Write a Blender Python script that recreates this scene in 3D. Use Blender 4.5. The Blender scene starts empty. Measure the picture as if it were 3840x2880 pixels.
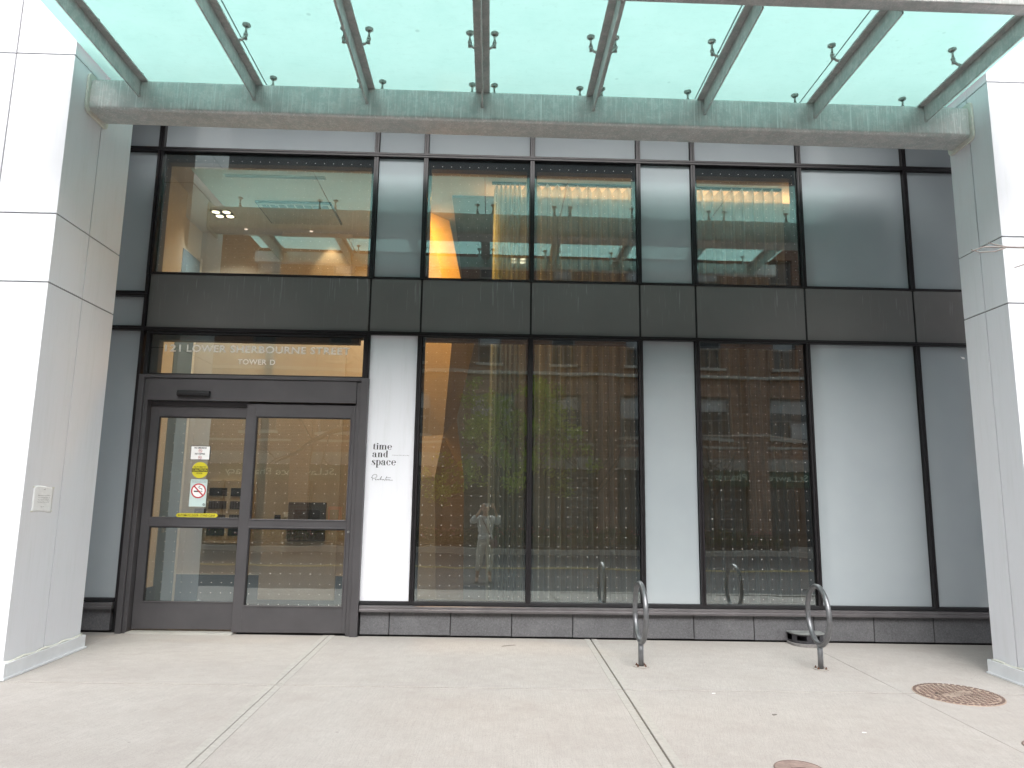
import bpy, math, random
from mathutils import Vector, Matrix
random.seed(7)
R = math.radians
scene = bpy.context.scene
COL = scene.collection

# ------------------------------------------------------------------ camera, sky, sun, exposure
cam_d = bpy.data.cameras.new("camera"); cam = bpy.data.objects.new("camera", cam_d); COL.objects.link(cam)
cam_d.sensor_width = 36; cam_d.lens = 26.131; cam_d.clip_start = 0.004; cam_d.clip_end = 500
_r = Vector((0.99949255, -0.0284527, 0.01432065)); _u = Vector((-0.01871516, -0.16075075, 0.98681758)); _f = Vector((0.02577557, 0.98658484, 0.16120168))
M = Matrix((( _r.x, _u.x, -_f.x, 0.0), (_r.y, _u.y, -_f.y, -7.6), (_r.z, _u.z, -_f.z, 1.283), (0, 0, 0, 1)))
cam.matrix_world = M
scene.camera = cam

SUN_EL, SUN_AZ = 38, 180          # azimuth measured from +y clockwise: high, behind the camera, a little left
world = bpy.data.worlds.new("World"); scene.world = world; world.use_nodes = True
wn = world.node_tree; wn.nodes.clear()
sky = wn.nodes.new("ShaderNodeTexSky"); sky.sky_type = 'NISHITA'; sky.sun_disc = False
sky.sun_elevation = R(SUN_EL); sky.sun_rotation = R(SUN_AZ); sky.dust_density = 4.0; sky.air_density = 1.0; sky.ozone_density = 1.0
hs = wn.nodes.new("ShaderNodeHueSaturation"); hs.inputs['Saturation'].default_value = 0.16
bg = wn.nodes.new("ShaderNodeBackground"); bg.inputs['Strength'].default_value = 0.15
wo = wn.nodes.new("ShaderNodeOutputWorld")
wn.links.new(sky.outputs[0], hs.inputs['Color']); wn.links.new(hs.outputs[0], bg.inputs['Color']); wn.links.new(bg.outputs[0], wo.inputs[0])
sd = bpy.data.lights.new("sun", 'SUN'); sd.energy = 1.5; sd.angle = R(60); sd.color = (1.0, 0.975, 0.94)
so = bpy.data.objects.new("sun", sd); COL.objects.link(so)
_el, _az = R(SUN_EL), R(SUN_AZ)
_dir = Vector((math.sin(_az) * math.cos(_el), math.cos(_az) * math.cos(_el), math.sin(_el)))
so.rotation_euler = _dir.to_track_quat('Z', 'Y').to_euler(); so.location = _dir * 60
scene.view_settings.view_transform = 'Standard'; scene.view_settings.look = 'None'
scene.view_settings.exposure = 1.30; scene.view_settings.gamma = 1.0
scene.cycles.max_bounces = 10; scene.cycles.transparent_max_bounces = 16; scene.cycles.glossy_bounces = 5
scene.cycles.sample_clamp_indirect = 4.0

# ------------------------------------------------------------------ node helpers
class NT:
    def __init__(s, name):
        s.m = bpy.data.materials.new(name); s.m.use_nodes = True; s.t = s.m.node_tree; s.t.nodes.clear()
        s.out = s.t.nodes.new("ShaderNodeOutputMaterial")
    def n(s, typ, ins=None, **kw):
        x = s.t.nodes.new(typ)
        for k, v in kw.items(): setattr(x, k, v)
        for k, v in (ins or {}).items(): s.set(x.inputs[k], v)
        return x
    def set(s, sock, v):
        if hasattr(v, 'is_output'): s.t.links.new(v, sock)
        elif hasattr(v, 'outputs'): s.t.links.new(v.outputs[0], sock)
        else:
            if isinstance(v, tuple) and len(v) == 3 and sock.type == 'RGBA': v = v + (1,)
            sock.default_value = v
    def pos(s): return s.n("ShaderNodeTexCoord").outputs['Object']
    def geo(s): return s.n("ShaderNodeNewGeometry").outputs['Position']
    def math(s, op, a, b=0.0, c=None):
        x = s.n("ShaderNodeMath", operation=op); s.set(x.inputs[0], a); s.set(x.inputs[1], b)
        if c is not None: s.set(x.inputs[2], c)
        return x.outputs[0]
    def mapv(s, v, sc=(1, 1, 1), rot=(0, 0, 0)):
        return s.n("ShaderNodeMapping", {'Vector': v, 'Scale': sc, 'Rotation': rot}).outputs[0]
    def noise(s, v, scale=5, detail=4, rough=0.55, dist=0.0):
        return s.n("ShaderNodeTexNoise", {'Vector': v, 'Scale': scale, 'Detail': detail, 'Roughness': rough, 'Distortion': dist}).outputs['Fac']
    def ramp(s, f, stops):
        x = s.n("ShaderNodeValToRGB", {'Fac': f}); e = x.color_ramp.elements
        while len(e) < len(stops): e.new(0.5)
        for i, (p, c) in enumerate(stops):
            e[i].position = p; e[i].color = (c + (1,)) if isinstance(c, tuple) else (c, c, c, 1)
        return x.outputs[0]
    def mix(s, f, a, b, mode='MIX'):
        x = s.n("ShaderNodeMix", data_type='RGBA', blend_type=mode)
        s.set(x.inputs[0], f); s.set(x.inputs[6], a); s.set(x.inputs[7], b); return x.outputs[2]
    def bump(s, h, strength=0.3, dist=0.01):
        return s.n("ShaderNodeBump", {'Height': h, 'Strength': strength, 'Distance': dist}).outputs[0]
    def bsdf(s, col, rough=0.5, metal=0.0, normal=None, spec=0.5, ior=1.5, **kw):
        b = s.n("ShaderNodeBsdfPrincipled", {'Base Color': col, 'Roughness': rough, 'Metallic': metal, 'IOR': ior, 'Specular IOR Level': spec})
        if normal is not None: s.set(b.inputs['Normal'], normal)
        for k, v in kw.items(): s.set(b.inputs[k.replace('_', ' ')], v)
        return b.outputs[0]
    def done(s, sh):
        s.set(s.out.inputs['Surface'], sh); return s.m

def plain(name, col, rough=0.5, metal=0.0, var=0.12, scale=9, spec=0.5, bump=0.0):
    t = NT(name); p = t.geo(); n = t.noise(p, scale, 5, 0.6)
    a = tuple(c * (1 - var) for c in col); b = tuple(min(1, c * (1 + var)) for c in col)
    c = t.ramp(n, [(0.3, a), (0.7, b)])
    nr = t.bump(t.noise(p, scale * 6, 4), bump, 0.004) if bump else None
    return t.done(t.bsdf(c, rough, metal, nr, spec))

def emit(name, col, st):
    t = NT(name); return t.done(t.n("ShaderNodeEmission", {'Color': col, 'Strength': st}).outputs[0])

MT = {}
MT['white_panel'] = (lambda: (lambda t: (lambda p: t.done(t.bsdf(
    t.mix(t.math('MULTIPLY', t.ramp(t.noise(t.mapv(p, (9, 9, 0.7)), 2.2, 6, 0.7), [(0.5, 0.0), (0.8, 1.0)]), 0.22), (0.765, 0.775, 0.82), (0.50, 0.53, 0.50)),
    0.38, 0.0, t.bump(t.noise(p, 1.3, 2), 0.12, 0.02))))(t.geo()))(NT('white_panel')))()
MT['joint'] = plain('joint_sealant', (0.22, 0.22, 0.23), 0.8)
MT['white_trim'] = plain('white_trim', (0.74, 0.76, 0.79), 0.35, 0, 0.05, 6)
MT['caulk'] = plain('caulk', (0.66, 0.66, 0.60), 0.7, 0, 0.1, 20, bump=0.3)

def m_galv(name, streak=1.0, tone=1.0):
    t = NT(name); p = t.geo()
    n1 = t.noise(p, 5, 6, 0.65); n2 = t.noise(t.mapv(p, (26, 26, 1.6)), 3, 5, 0.7); n3 = t.noise(p, 60, 3, 0.7)
    v = t.n("ShaderNodeTexVoronoi", {'Vector': p, 'Scale': 70.0}).outputs['Distance']
    c = t.ramp(n1, [(0.25, tuple(x * tone for x in (0.21, 0.20, 0.195))), (0.75, tuple(x * tone for x in (0.36, 0.355, 0.35)))])
    c = t.mix(t.math('MULTIPLY', t.ramp(n2, [(0.45, 0.0), (0.60, 1.0)]), 0.55 * streak), c, (0.72, 0.74, 0.73))
    c = t.mix(t.math('MULTIPLY', t.ramp(n3, [(0.4, 0.0), (0.62, 1.0)]), 0.35), c, (0.50, 0.52, 0.52))
    c = t.mix(t.math('MULTIPLY', t.ramp(n1, [(0.62, 0.0), (0.8, 1.0)]), 0.25), c, (0.24, 0.19, 0.16))
    n4 = t.noise(p, 14, 6, 0.8); c = t.mix(t.math('MULTIPLY', t.ramp(n4, [(0.46, 0.0), (0.54, 1.0)]), 0.62), c, (0.22 * tone, 0.245 * tone, 0.24 * tone))
    n5 = t.noise(t.mapv(p, (3, 3, 3)), 1.2, 3, 0.5, 1.5); c = t.mix(t.math('MULTIPLY', t.ramp(n5, [(0.56, 0.0), (0.60, 1.0)]), 0.30), c, (0.62, 0.60, 0.58))
    n6 = t.noise(t.mapv(p, (80, 80, 1.2)), 1.0, 2, 0.5); c = t.mix(t.math('MULTIPLY', t.ramp(n6, [(0.62, 0.0), (0.68, 1.0)]), 0.5 * streak), c, (0.80, 0.81, 0.80))
    h = t.math('ADD', n3, t.math('MULTIPLY', v, 0.4))
    return t.done(t.bsdf(c, 0.52, 0.35, t.bump(h, 0.25, 0.003)))
MT['galv'] = m_galv('galvanised_steel', 1.7, 2.1)
MT['galv_dark'] = m_galv('galvanised_beam_dull', 0.5, 1.6)
MT['stainless'] = plain('stainless', (0.42, 0.42, 0.40), 0.32, 0.85, 0.15, 30)
MT['mullion'] = plain('mullion_black', (0.016, 0.014, 0.016), 0.38, 0.2, 0.25, 14)
MT['gasket'] = plain('gasket_black', (0.008, 0.008, 0.010), 0.6, 0, 0.2, 10)
MT['liner'] = plain('window_liner', (0.035, 0.033, 0.032), 0.6, 0, 0.2, 10)
MT['door_metal'] = plain('door_aluminium', (0.088, 0.084, 0.089), 0.42, 0.3, 0.10, 3)
MT['sill_metal'] = plain('sill_aluminium', (0.145, 0.135, 0.14), 0.4, 0.4, 0.15, 5)

def m_band():
    t = NT('charcoal_panel'); p = t.geo()
    sx = t.noise(t.mapv(p, (1, 1, 0.05)), 55, 2, 0.5)
    z = t.n("ShaderNodeSeparateXYZ", {'Vector': p}).outputs['Z']
    fade = t.math('ADD', t.math('MULTIPLY', t.n("ShaderNodeMapRange", {'Value': z, 'From Min': 3.05, 'From Max': 3.6}).outputs[0], 1.0), 0.0)
    zone = t.noise(t.mapv(p, (1, 1, 0.3)), 2.3, 3, 0.6)
    k = t.math('MULTIPLY', t.ramp(sx, [(0.62, 0.0), (0.67, 1.0)]), t.math('MULTIPLY', fade, t.ramp(zone, [(0.42, 0.0), (0.6, 1.0)])))
    c = t.ramp(t.noise(p, 1.5, 4), [(0.3, (0.150, 0.144, 0.141)), (0.7, (0.175, 0.168, 0.163))])
    c = t.mix(t.math('MULTIPLY', k, 0.7), c, (0.32, 0.32, 0.32))
    return t.done(t.bsdf(c, 0.42, 0.15, t.bump(t.noise(p, 0.9, 1), 0.15, 0.02)))
MT['band'] = m_band()

def m_spandrel():
    t = NT('spandrel_glass'); p = t.geo()
    nb = t.bump(t.noise(p, 0.8, 2, 0.4), 0.10, 0.02)
    c = t.ramp(t.noise(p, 1.1, 3), [(0.3, (0.355, 0.395, 0.42)), (0.7, (0.395, 0.435, 0.455))])
    return t.done(t.bsdf(c, 0.025, 0.0, nb, 0.5, 1.85))
MT['spandrel'] = m_spandrel()

def m_pane(dots=True, refl_ior=3.5, wav=0.05):
    t = NT('window_glass' + ('_dotted' if dots else '')); p = t.geo()
    nb = t.bump(t.noise(t.mapv(p, (1, 1, 1.5)), 1.1, 2, 0.4), wav, 0.02)
    fr = t.n("ShaderNodeFresnel", {'IOR': refl_ior, 'Normal': nb}).outputs[0]
    tr = t.n("ShaderNodeBsdfTransparent", {'Color': (0.80, 0.88, 0.87, 1)})
    gl = t.n("ShaderNodeBsdfGlossy", {'Color': (0.86, 0.97, 0.97, 1), 'Roughness': 0.004, 'Normal': nb})
    a = t.n("ShaderNodeMixShader", {0: fr, 1: tr, 2: gl}).outputs[0]
    # thin film of dust that catches a little light
    df = t.n("ShaderNodeBsdfDiffuse", {'Color': (0.5, 0.53, 0.53, 1)})
    a = t.n("ShaderNodeMixShader", {0: t.math('MULTIPLY', t.ramp(t.noise(p, 3.0, 6, 0.7), [(0.35, 0.3), (0.8, 1.0)]), 0.035), 1: a, 2: df}).outputs[0]
    if dots:
        s = t.n("ShaderNodeSeparateXYZ", {'Vector': p})
        def cell(o): return t.math('SUBTRACT', t.math('MULTIPLY', t.math('FRACT', t.math('DIVIDE', t.math('ADD', o, 50.03), 0.098)), 0.098), 0.049)
        dx, dz = cell(s.outputs['X']), cell(s.outputs['Z'])
        d2 = t.math('ADD', t.math('MULTIPLY', dx, dx), t.math('MULTIPLY', dz, dz))
        k = t.math('LESS_THAN', d2, 0.0034 ** 2)
        wd = t.n("ShaderNodeBsdfDiffuse", {'Color': (0.8, 0.8, 0.78, 1)})
        a = t.n("ShaderNodeMixShader", {0: k, 1: a, 2: wd}).outputs[0]
    return t.done(a)
MT['pane'] = m_pane()
MT['pane_plain'] = m_pane(False, 2.2)
def m_pback():
    t = NT('window_glass_inner'); return t.done(t.n("ShaderNodeBsdfTransparent", {'Color': (0.98, 0.99, 0.99, 1)}).outputs[0])
MT['pane_back'] = m_pback()

def m_frost():
    t = NT('canopy_glass_frosted'); p = t.geo()
    n = t.noise(p, 3.5, 5, 0.7); n2 = t.noise(p, 22, 3, 0.7)
    c = t.ramp(n, [(0.3, (0.345, 0.55, 0.52)), (0.75, (0.385, 0.59, 0.56))])
    c = t.mix(t.math('MULTIPLY', t.ramp(n2, [(0.60, 0.0), (0.74, 1.0)]), 0.22), c, (0.27, 0.39, 0.36))
    n3 = t.noise(t.mapv(p, (3, 9, 1)), 2.2, 6, 0.8); c = t.mix(t.math('MULTIPLY', t.ramp(n3, [(0.52, 0.0), (0.72, 1.0)]), 0.22), c, (0.27, 0.39, 0.37))
    lf = t.n("ShaderNodeTexVoronoi", {'Vector': t.mapv(p, (1, 1, 0)), 'Scale': 3.1}).outputs['Distance']
    c = t.mix(t.math('MULTIPLY', t.ramp(lf, [(0.03, 1.0), (0.07, 0.0)]), 0.4), c, (0.16, 0.24, 0.22))
    tl = t.n("ShaderNodeBsdfTranslucent", {'Color': c}); gl = t.n("ShaderNodeBsdfGlossy", {'Color': (1, 1, 1, 1), 'Roughness': 0.15})
    return t.done(t.n("ShaderNodeMixShader", {0: 0.05, 1: tl, 2: gl}).outputs[0])
MT['frost'] = m_frost()
def m_cleartint():
    t = NT('canopy_glass_clear')
    tr = t.n("ShaderNodeBsdfTransparent", {'Color': (0.90, 0.98, 0.965, 1)}); gl = t.n("ShaderNodeBsdfGlossy", {'Color': (1, 1, 1, 1), 'Roughness': 0.02})
    return t.done(t.n("ShaderNodeMixShader", {0: 0.06, 1: tr, 2: gl}).outputs[0])
MT['cleartint'] = m_cleartint()

def m_stone():
    t = NT('granite_base'); p = t.geo()
    n = t.noise(p, 55, 5, 0.75); n2 = t.noise(p, 3.5, 4, 0.6); n3 = t.noise(p, 150, 2)
    c = t.ramp(n, [(0.3, (0.055, 0.055, 0.06)), (0.72, (0.19, 0.19, 0.20))])
    c = t.mix(0.5, c, t.ramp(n2, [(0.3, (0.065, 0.065, 0.07)), (0.7, (0.14, 0.14, 0.147))]))
    c = t.mix(t.math('MULTIPLY', t.ramp(n3, [(0.6, 0.0), (0.7, 1.0)]), 0.3), c, (0.36, 0.36, 0.37))
    return t.done(t.bsdf(c, 0.6, 0, t.bump(n, 0.25, 0.003)))
MT['stone'] = m_stone()

def m_concrete(name, ax):
    t = NT(name); p = t.geo()
    sc = {'y': (150, 5, 1), 'x': (5, 150, 1), 'd': (150, 6, 1)}[ax]
    rot = (0, 0, R(14)) if ax == 'd' else (0, 0, R(2))
    br = t.noise(t.mapv(t.mapv(p, (1, 1, 1), rot), sc), 1.0, 3, 0.6)
    big = t.noise(p, 1.1, 5, 0.6); mid = t.noise(p, 9, 5, 0.7); fine = t.noise(p, 140, 3, 0.75)
    c = t.ramp(big, [(0.3, (0.39, 0.352, 0.332)), (0.7, (0.46, 0.43, 0.41))])
    c = t.mix(0.35, c, t.ramp(mid, [(0.3, (0.35, 0.325, 0.305)), (0.7, (0.50, 0.48, 0.455))]))
    c = t.mix(t.math('MULTIPLY', t.ramp(br, [(0.38, 1.0), (0.54, 0.0)]), 0.38), c, (0.34, 0.32, 0.30))
    c = t.mix(t.math('MULTIPLY', t.ramp(fine, [(0.38, 1.0), (0.47, 0.0)]), 0.55), c, (0.27, 0.25, 0.235))
    st = t.noise(p, 2.6, 6, 0.75)
    c = t.mix(t.math('MULTIPLY', t.ramp(st, [(0.54, 0.0), (0.70, 1.0)]), 0.32), c, (0.34, 0.30, 0.27))
    gum = t.n("ShaderNodeTexVoronoi", {'Vector': t.mapv(p, (1, 1, 0)), 'Scale': 2.3, 'Randomness': 1.0}).outputs['Distance']
    c = t.mix(t.math('MULTIPLY', t.math('LESS_THAN', t.math('ADD', gum, t.math('MULTIPLY', mid, 0.02)), 0.033), 0.55), c, (0.23, 0.22, 0.21))
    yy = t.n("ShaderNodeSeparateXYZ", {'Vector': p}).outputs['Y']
    near_wall = t.math('MULTIPLY', t.n("ShaderNodeMapRange", {'Value': t.math('ADD', yy, t.math('MULTIPLY', mid, 0.25)), 'From Min': -0.35, 'From Max': 0.10}).outputs[0], 0.30)  # darker brown towards the facade, edge broken by noise
    c = t.mix(near_wall, c, (0.27, 0.25, 0.22))
    sp2 = t.n("ShaderNodeTexVoronoi", {'Vector': t.mapv(p, (1, 1, 0)), 'Scale': 11.0}).outputs['Distance']
    c = t.mix(t.math('MULTIPLY', t.math('LESS_THAN', t.math('ADD', sp2, t.math('MULTIPLY', st, 0.2)), 0.145), 0.5), c, (0.22, 0.20, 0.19))
    h = t.math('ADD', t.math('MULTIPLY', br, 0.6), t.math('MULTIPLY', fine, 0.5))
    return t.done(t.bsdf(c, 0.85, 0, t.bump(h, 0.35, 0.006), 0.3))
MT['conc_y'] = m_concrete('concrete_broomed', 'y')
MT['conc_x'] = m_concrete('concrete_cross_broomed', 'x')
MT['conc_d'] = m_concrete('concrete_slanted_broomed', 'd')
MT['conc_edge'] = plain('concrete_tooled_edge', (0.405, 0.385, 0.36), 0.8, 0, 0.10, 30, 0.3)
MT['joint_dirt'] = plain('joint_dirt', (0.20, 0.18, 0.16), 0.9, 0, 0.3, 40)
MT['asphalt'] = plain('asphalt', (0.105, 0.108, 0.113), 0.9, 0, 0.25, 60)
MT['soil'] = plain('soil', (0.07, 0.05, 0.035), 1.0, 0, 0.4, 20)
MT['yellow_line'] = plain('yellow_road_paint', (0.46, 0.38, 0.16), 0.7, 0, 0.1, 30)
MT['rack'] = plain('rack_grey_steel', (0.20, 0.205, 0.215), 0.36, 0.65, 0.14, 25)
MT['rust'] = plain('rust', (0.13, 0.06, 0.035), 0.85, 0.1, 0.35, 60)
MT['plate'] = plain('rack_base_plate', (0.40, 0.37, 0.34), 0.7, 0.2, 0.2, 40)
def m_iron():
    t = NT('rusty_cast_iron'); p = t.geo(); n = t.noise(p, 4, 5, 0.6); n2 = t.noise(p, 40, 4, 0.7)
    c = t.ramp(n, [(0.35, (0.42, 0.35, 0.29)), (0.65, (0.37, 0.26, 0.21))])
    c = t.mix(t.math('MULTIPLY', t.ramp(n2, [(0.4, 0.0), (0.6, 1.0)]), 0.4), c, (0.42, 0.36, 0.30))
    return t.done(t.bsdf(c, 0.75, 0.2, t.bump(n2, 0.3, 0.003)))
MT['iron'] = m_iron()
MT['iron_small'] = plain('valve_cover_iron', (0.29, 0.215, 0.19), 0.8, 0.1, 0.3, 18, bump=0.3)
MT['iron_tread'] = plain('cast_iron_tread', (0.20, 0.14, 0.12), 0.7, 0.3, 0.25, 50)
MT['black_plastic'] = plain('black_plastic', (0.014, 0.014, 0.016), 0.35, 0, 0.2, 10)
MT['dusty_plastic'] = plain('dusty_plastic', (0.20, 0.21, 0.205), 0.7, 0, 0.35, 14)
MT['trap_body'] = plain('trap_body_plastic', (0.035, 0.035, 0.04), 0.5, 0, 0.3, 25)
MT['trap_base'] = plain('trap_base_paver', (0.20, 0.19, 0.185), 0.85, 0, 0.25, 30)
MT['vinyl_white'] = plain('vinyl_white', (0.88, 0.88, 0.87), 0.5, 0, 0.02)
def m_vin():
    t = NT('white_vinyl_letters'); d = t.n("ShaderNodeBsdfDiffuse", {'Color': (0.9, 0.9, 0.89, 1)}); l = t.n("ShaderNodeBsdfTranslucent", {'Color': (0.9, 0.9, 0.89, 1)})
    a = t.n("ShaderNodeMixShader", {0: 0.12, 1: d, 2: l}).outputs[0]; return t.done(a)
MT['vinyl_lit'] = m_vin()
MT['ink'] = plain('ink_black', (0.012, 0.012, 0.014), 0.5, 0, 0.05)
MT['ink_grey'] = plain('ink_grey', (0.05, 0.05, 0.055), 0.6, 0, 0.05)
MT['paper'] = plain('paper', (0.86, 0.87, 0.88), 0.5, 0, 0.05, 30)
MT['sticker_yellow'] = plain('sticker_yellow', (0.62, 0.55, 0.03), 0.4, 0, 0.05)
MT['sticker_green'] = plain('sticker_pale_green', (0.55, 0.68, 0.66), 0.4, 0, 0.03)
MT['red'] = plain('sign_red', (0.50, 0.03, 0.045), 0.4, 0, 0.05)
MT['beige'] = plain('lobby_wall_beige', (0.50, 0.455, 0.39), 0.7, 0, 0.05, 2)
MT['beige_light'] = plain('lobby_wall_cream', (0.66, 0.64, 0.58), 0.6, 0, 0.05, 2)
MT['ceiling'] = plain('lobby_ceiling', (0.56, 0.52, 0.46), 0.8, 0, 0.03, 2)
MT['navy'] = plain('navy_wainscot', (0.035, 0.060, 0.10), 0.45, 0, 0.2, 5)
MT['blue_door'] = plain('blue_grey_door', (0.09, 0.14, 0.185), 0.5, 0, 0.1, 3)
MT['floor'] = plain('lobby_floor_tile', (0.075, 0.085, 0.10), 0.25, 0, 0.2, 3)
MT['vent_metal'] = plain('vent_paint', (0.40, 0.38, 0.34), 0.5, 0.2, 0.06)
MT['dark'] = plain('dark_recess', (0.015, 0.015, 0.017), 0.6, 0, 0.1)
MT['screen_frame'] = plain('screen_surround', (0.085, 0.085, 0.085), 0.45, 0.3, 0.1, 8)
MT['mail_metal'] = plain('intercom_brushed_metal', (0.56, 0.51, 0.43), 0.45, 0.1, 0.06, 12)
MT['button'] = plain('grey_name_slots', (0.14, 0.13, 0.16), 0.5, 0, 0.1)
MT['facet'] = plain('faceted_plaster', (0.62, 0.50, 0.36), 0.7, 0, 0.05, 2)
MT['lamp_metal'] = plain('lamp_trim_brass', (0.60, 0.52, 0.36), 0.35, 0.5, 0.1)
MT['lamp_glow'] = emit('lamp_glow', (1.0, 0.86, 0.60, 1), 2.2)
MT['down_glow'] = emit('downlight_glow', (1.0, 0.70, 0.55, 1), .7)
def m_curtain():
    t = NT('sheer_curtain'); p = t.geo()
    c = t.ramp(t.noise(t.mapv(p, (60, 60, 1)), 1, 3), [(0.3, (0.46, 0.54, 0.55)), (0.7, (0.62, 0.71, 0.73))])
    d = t.n("ShaderNodeBsdfDiffuse", {'Color': c}); tl = t.n("ShaderNodeBsdfTranslucent", {'Color': c})
    tr = t.n("ShaderNodeBsdfTransparent", {'Color': (0.9, 0.9, 0.9, 1)})
    a = t.n("ShaderNodeMixShader", {0: 0.5, 1: d, 2: tl}).outputs[0]
    lw = t.n("ShaderNodeLayerWeight", {'Blend': 0.35}).outputs['Facing']
    return t.done(t.n("ShaderNodeMixShader", {0: t.ramp(lw, [(0.0, 0.50), (0.8, 0.97)]), 1: tr, 2: a}).outputs[0])
MT['curtain'] = m_curtain()
def m_brick():
    t = NT('brick_wall'); p = t.geo(); s = t.n("ShaderNodeSeparateXYZ", {'Vector': p})
    v = t.n("ShaderNodeCombineXYZ", {'X': s.outputs['X'], 'Y': s.outputs['Z'], 'Z': 0.0}).outputs[0]
    b = t.n("ShaderNodeTexBrick", {'Vector': v, 'Color1': (0.30, 0.17, 0.12, 1), 'Color2': (0.20, 0.12, 0.09, 1), 'Mortar': (0.33, 0.27, 0.23, 1), 'Scale': 1.0,
        'Mortar Size': 0.009, 'Brick Width': 0.26, 'Row Height': 0.115})
    c = t.mix(0.25, b.outputs[0], t.ramp(t.noise(p, 0.8, 4), [(0.3, (0.15, 0.09, 0.065)), (0.7, (0.28, 0.17, 0.13))]))
    return t.done(t.bsdf(c, 0.85))
MT['brick'] = m_brick()
MT['brick_stone'] = plain('limestone_band', (0.30, 0.29, 0.27), 0.8, 0, 0.15, 4)
MT['sill_white'] = plain('window_sill_pale', (0.42, 0.41, 0.38), 0.7, 0, 0.1, 4)
MT['win_frame'] = plain('window_frame_grey', (0.22, 0.22, 0.22), 0.5, 0, 0.1)
MT['win_dark'] = plain('window_dark_pane', (0.06, 0.065, 0.07), 0.2, 0, 0.3, 1.3)
MT['blind'] = plain('window_blind', (0.40, 0.42, 0.43), 0.7, 0, 0.15, 3)
MT['sign_green'] = plain('sign_green', (0.012, 0.055, 0.030), 0.5, 0, 0.15)
MT['letter'] = plain('sign_letter_pale', (0.42, 0.52, 0.42), 0.5, 0, 0.1)
MT['sign_pale'] = plain('sign_board_pale', (0.45, 0.46, 0.46), 0.5, 0, 0.1)
MT['letter_dark'] = plain('sign_letter_dark', (0.06, 0.06, 0.07), 0.5, 0, 0.1)
MT['bark'] = plain('bark', (0.055, 0.044, 0.036), 0.9, 0, 0.4, 14, bump=0.4)
MT['twig'] = plain('twig_bark', (0.34, 0.30, 0.28), 0.8, 0, 0.2, 30)
def m_leaf(name, a, b):
    t = NT(name); p = t.geo(); c = t.ramp(t.noise(p, 1.6, 3), [(0.35, a), (0.65, b)])
    d = t.n("ShaderNodeBsdfDiffuse", {'Color': c}); tl = t.n("ShaderNodeBsdfTranslucent", {'Color': c})
    return t.done(t.n("ShaderNodeMixShader", {0: 0.4, 1: d, 2: tl}).outputs[0])
MT['leaf'] = m_leaf('leaf_spring_green', (0.20, 0.32, 0.03), (0.40, 0.52, 0.09))
MT['shrub'] = m_leaf('shrub_leaf', (0.05, 0.085, 0.025), (0.11, 0.15, 0.05))
MT['flower'] = plain('flower_pink', (0.45, 0.13, 0.16), 0.7, 0, 0.2)
MT['fence_iron'] = plain('fence_black_iron', (0.02, 0.02, 0.02), 0.5, 0.3, 0.2)
MT['skin'] = plain('skin', (0.52, 0.33, 0.24), 0.5, 0, 0.05, 20)
MT['hair'] = plain('hair_dark', (0.035, 0.022, 0.018), 0.5, 0, 0.3, 60)
MT['sweater'] = plain('sweater_pale_grey', (0.55, 0.56, 0.55), 0.85, 0, 0.08, 12, bump=0.3)
MT['trousers'] = plain('trousers_cream', (0.56, 0.53, 0.47), 0.85, 0, 0.08, 9, bump=0.25)
MT['shoe'] = plain('shoe_black', (0.02, 0.02, 0.02), 0.35, 0, 0.1)
MT['bag'] = plain('bag_maroon_leather', (0.11, 0.03, 0.035), 0.5, 0, 0.15, 20)
MT['phone'] = plain('phone_silver', (0.50, 0.50, 0.51), 0.25, 0.6, 0.03)
MT['upper'] = plain('upper_facade_grey', (0.20, 0.21, 0.22), 0.4, 0.1, 0.1, 1)
MT['tower'] = plain('tower_concrete', (0.30, 0.31, 0.32), 0.8, 0, 0.1, .5)
MT['red_box'] = plain('red_box_paint', (0.42, 0.03, 0.03), 0.5)

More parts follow.
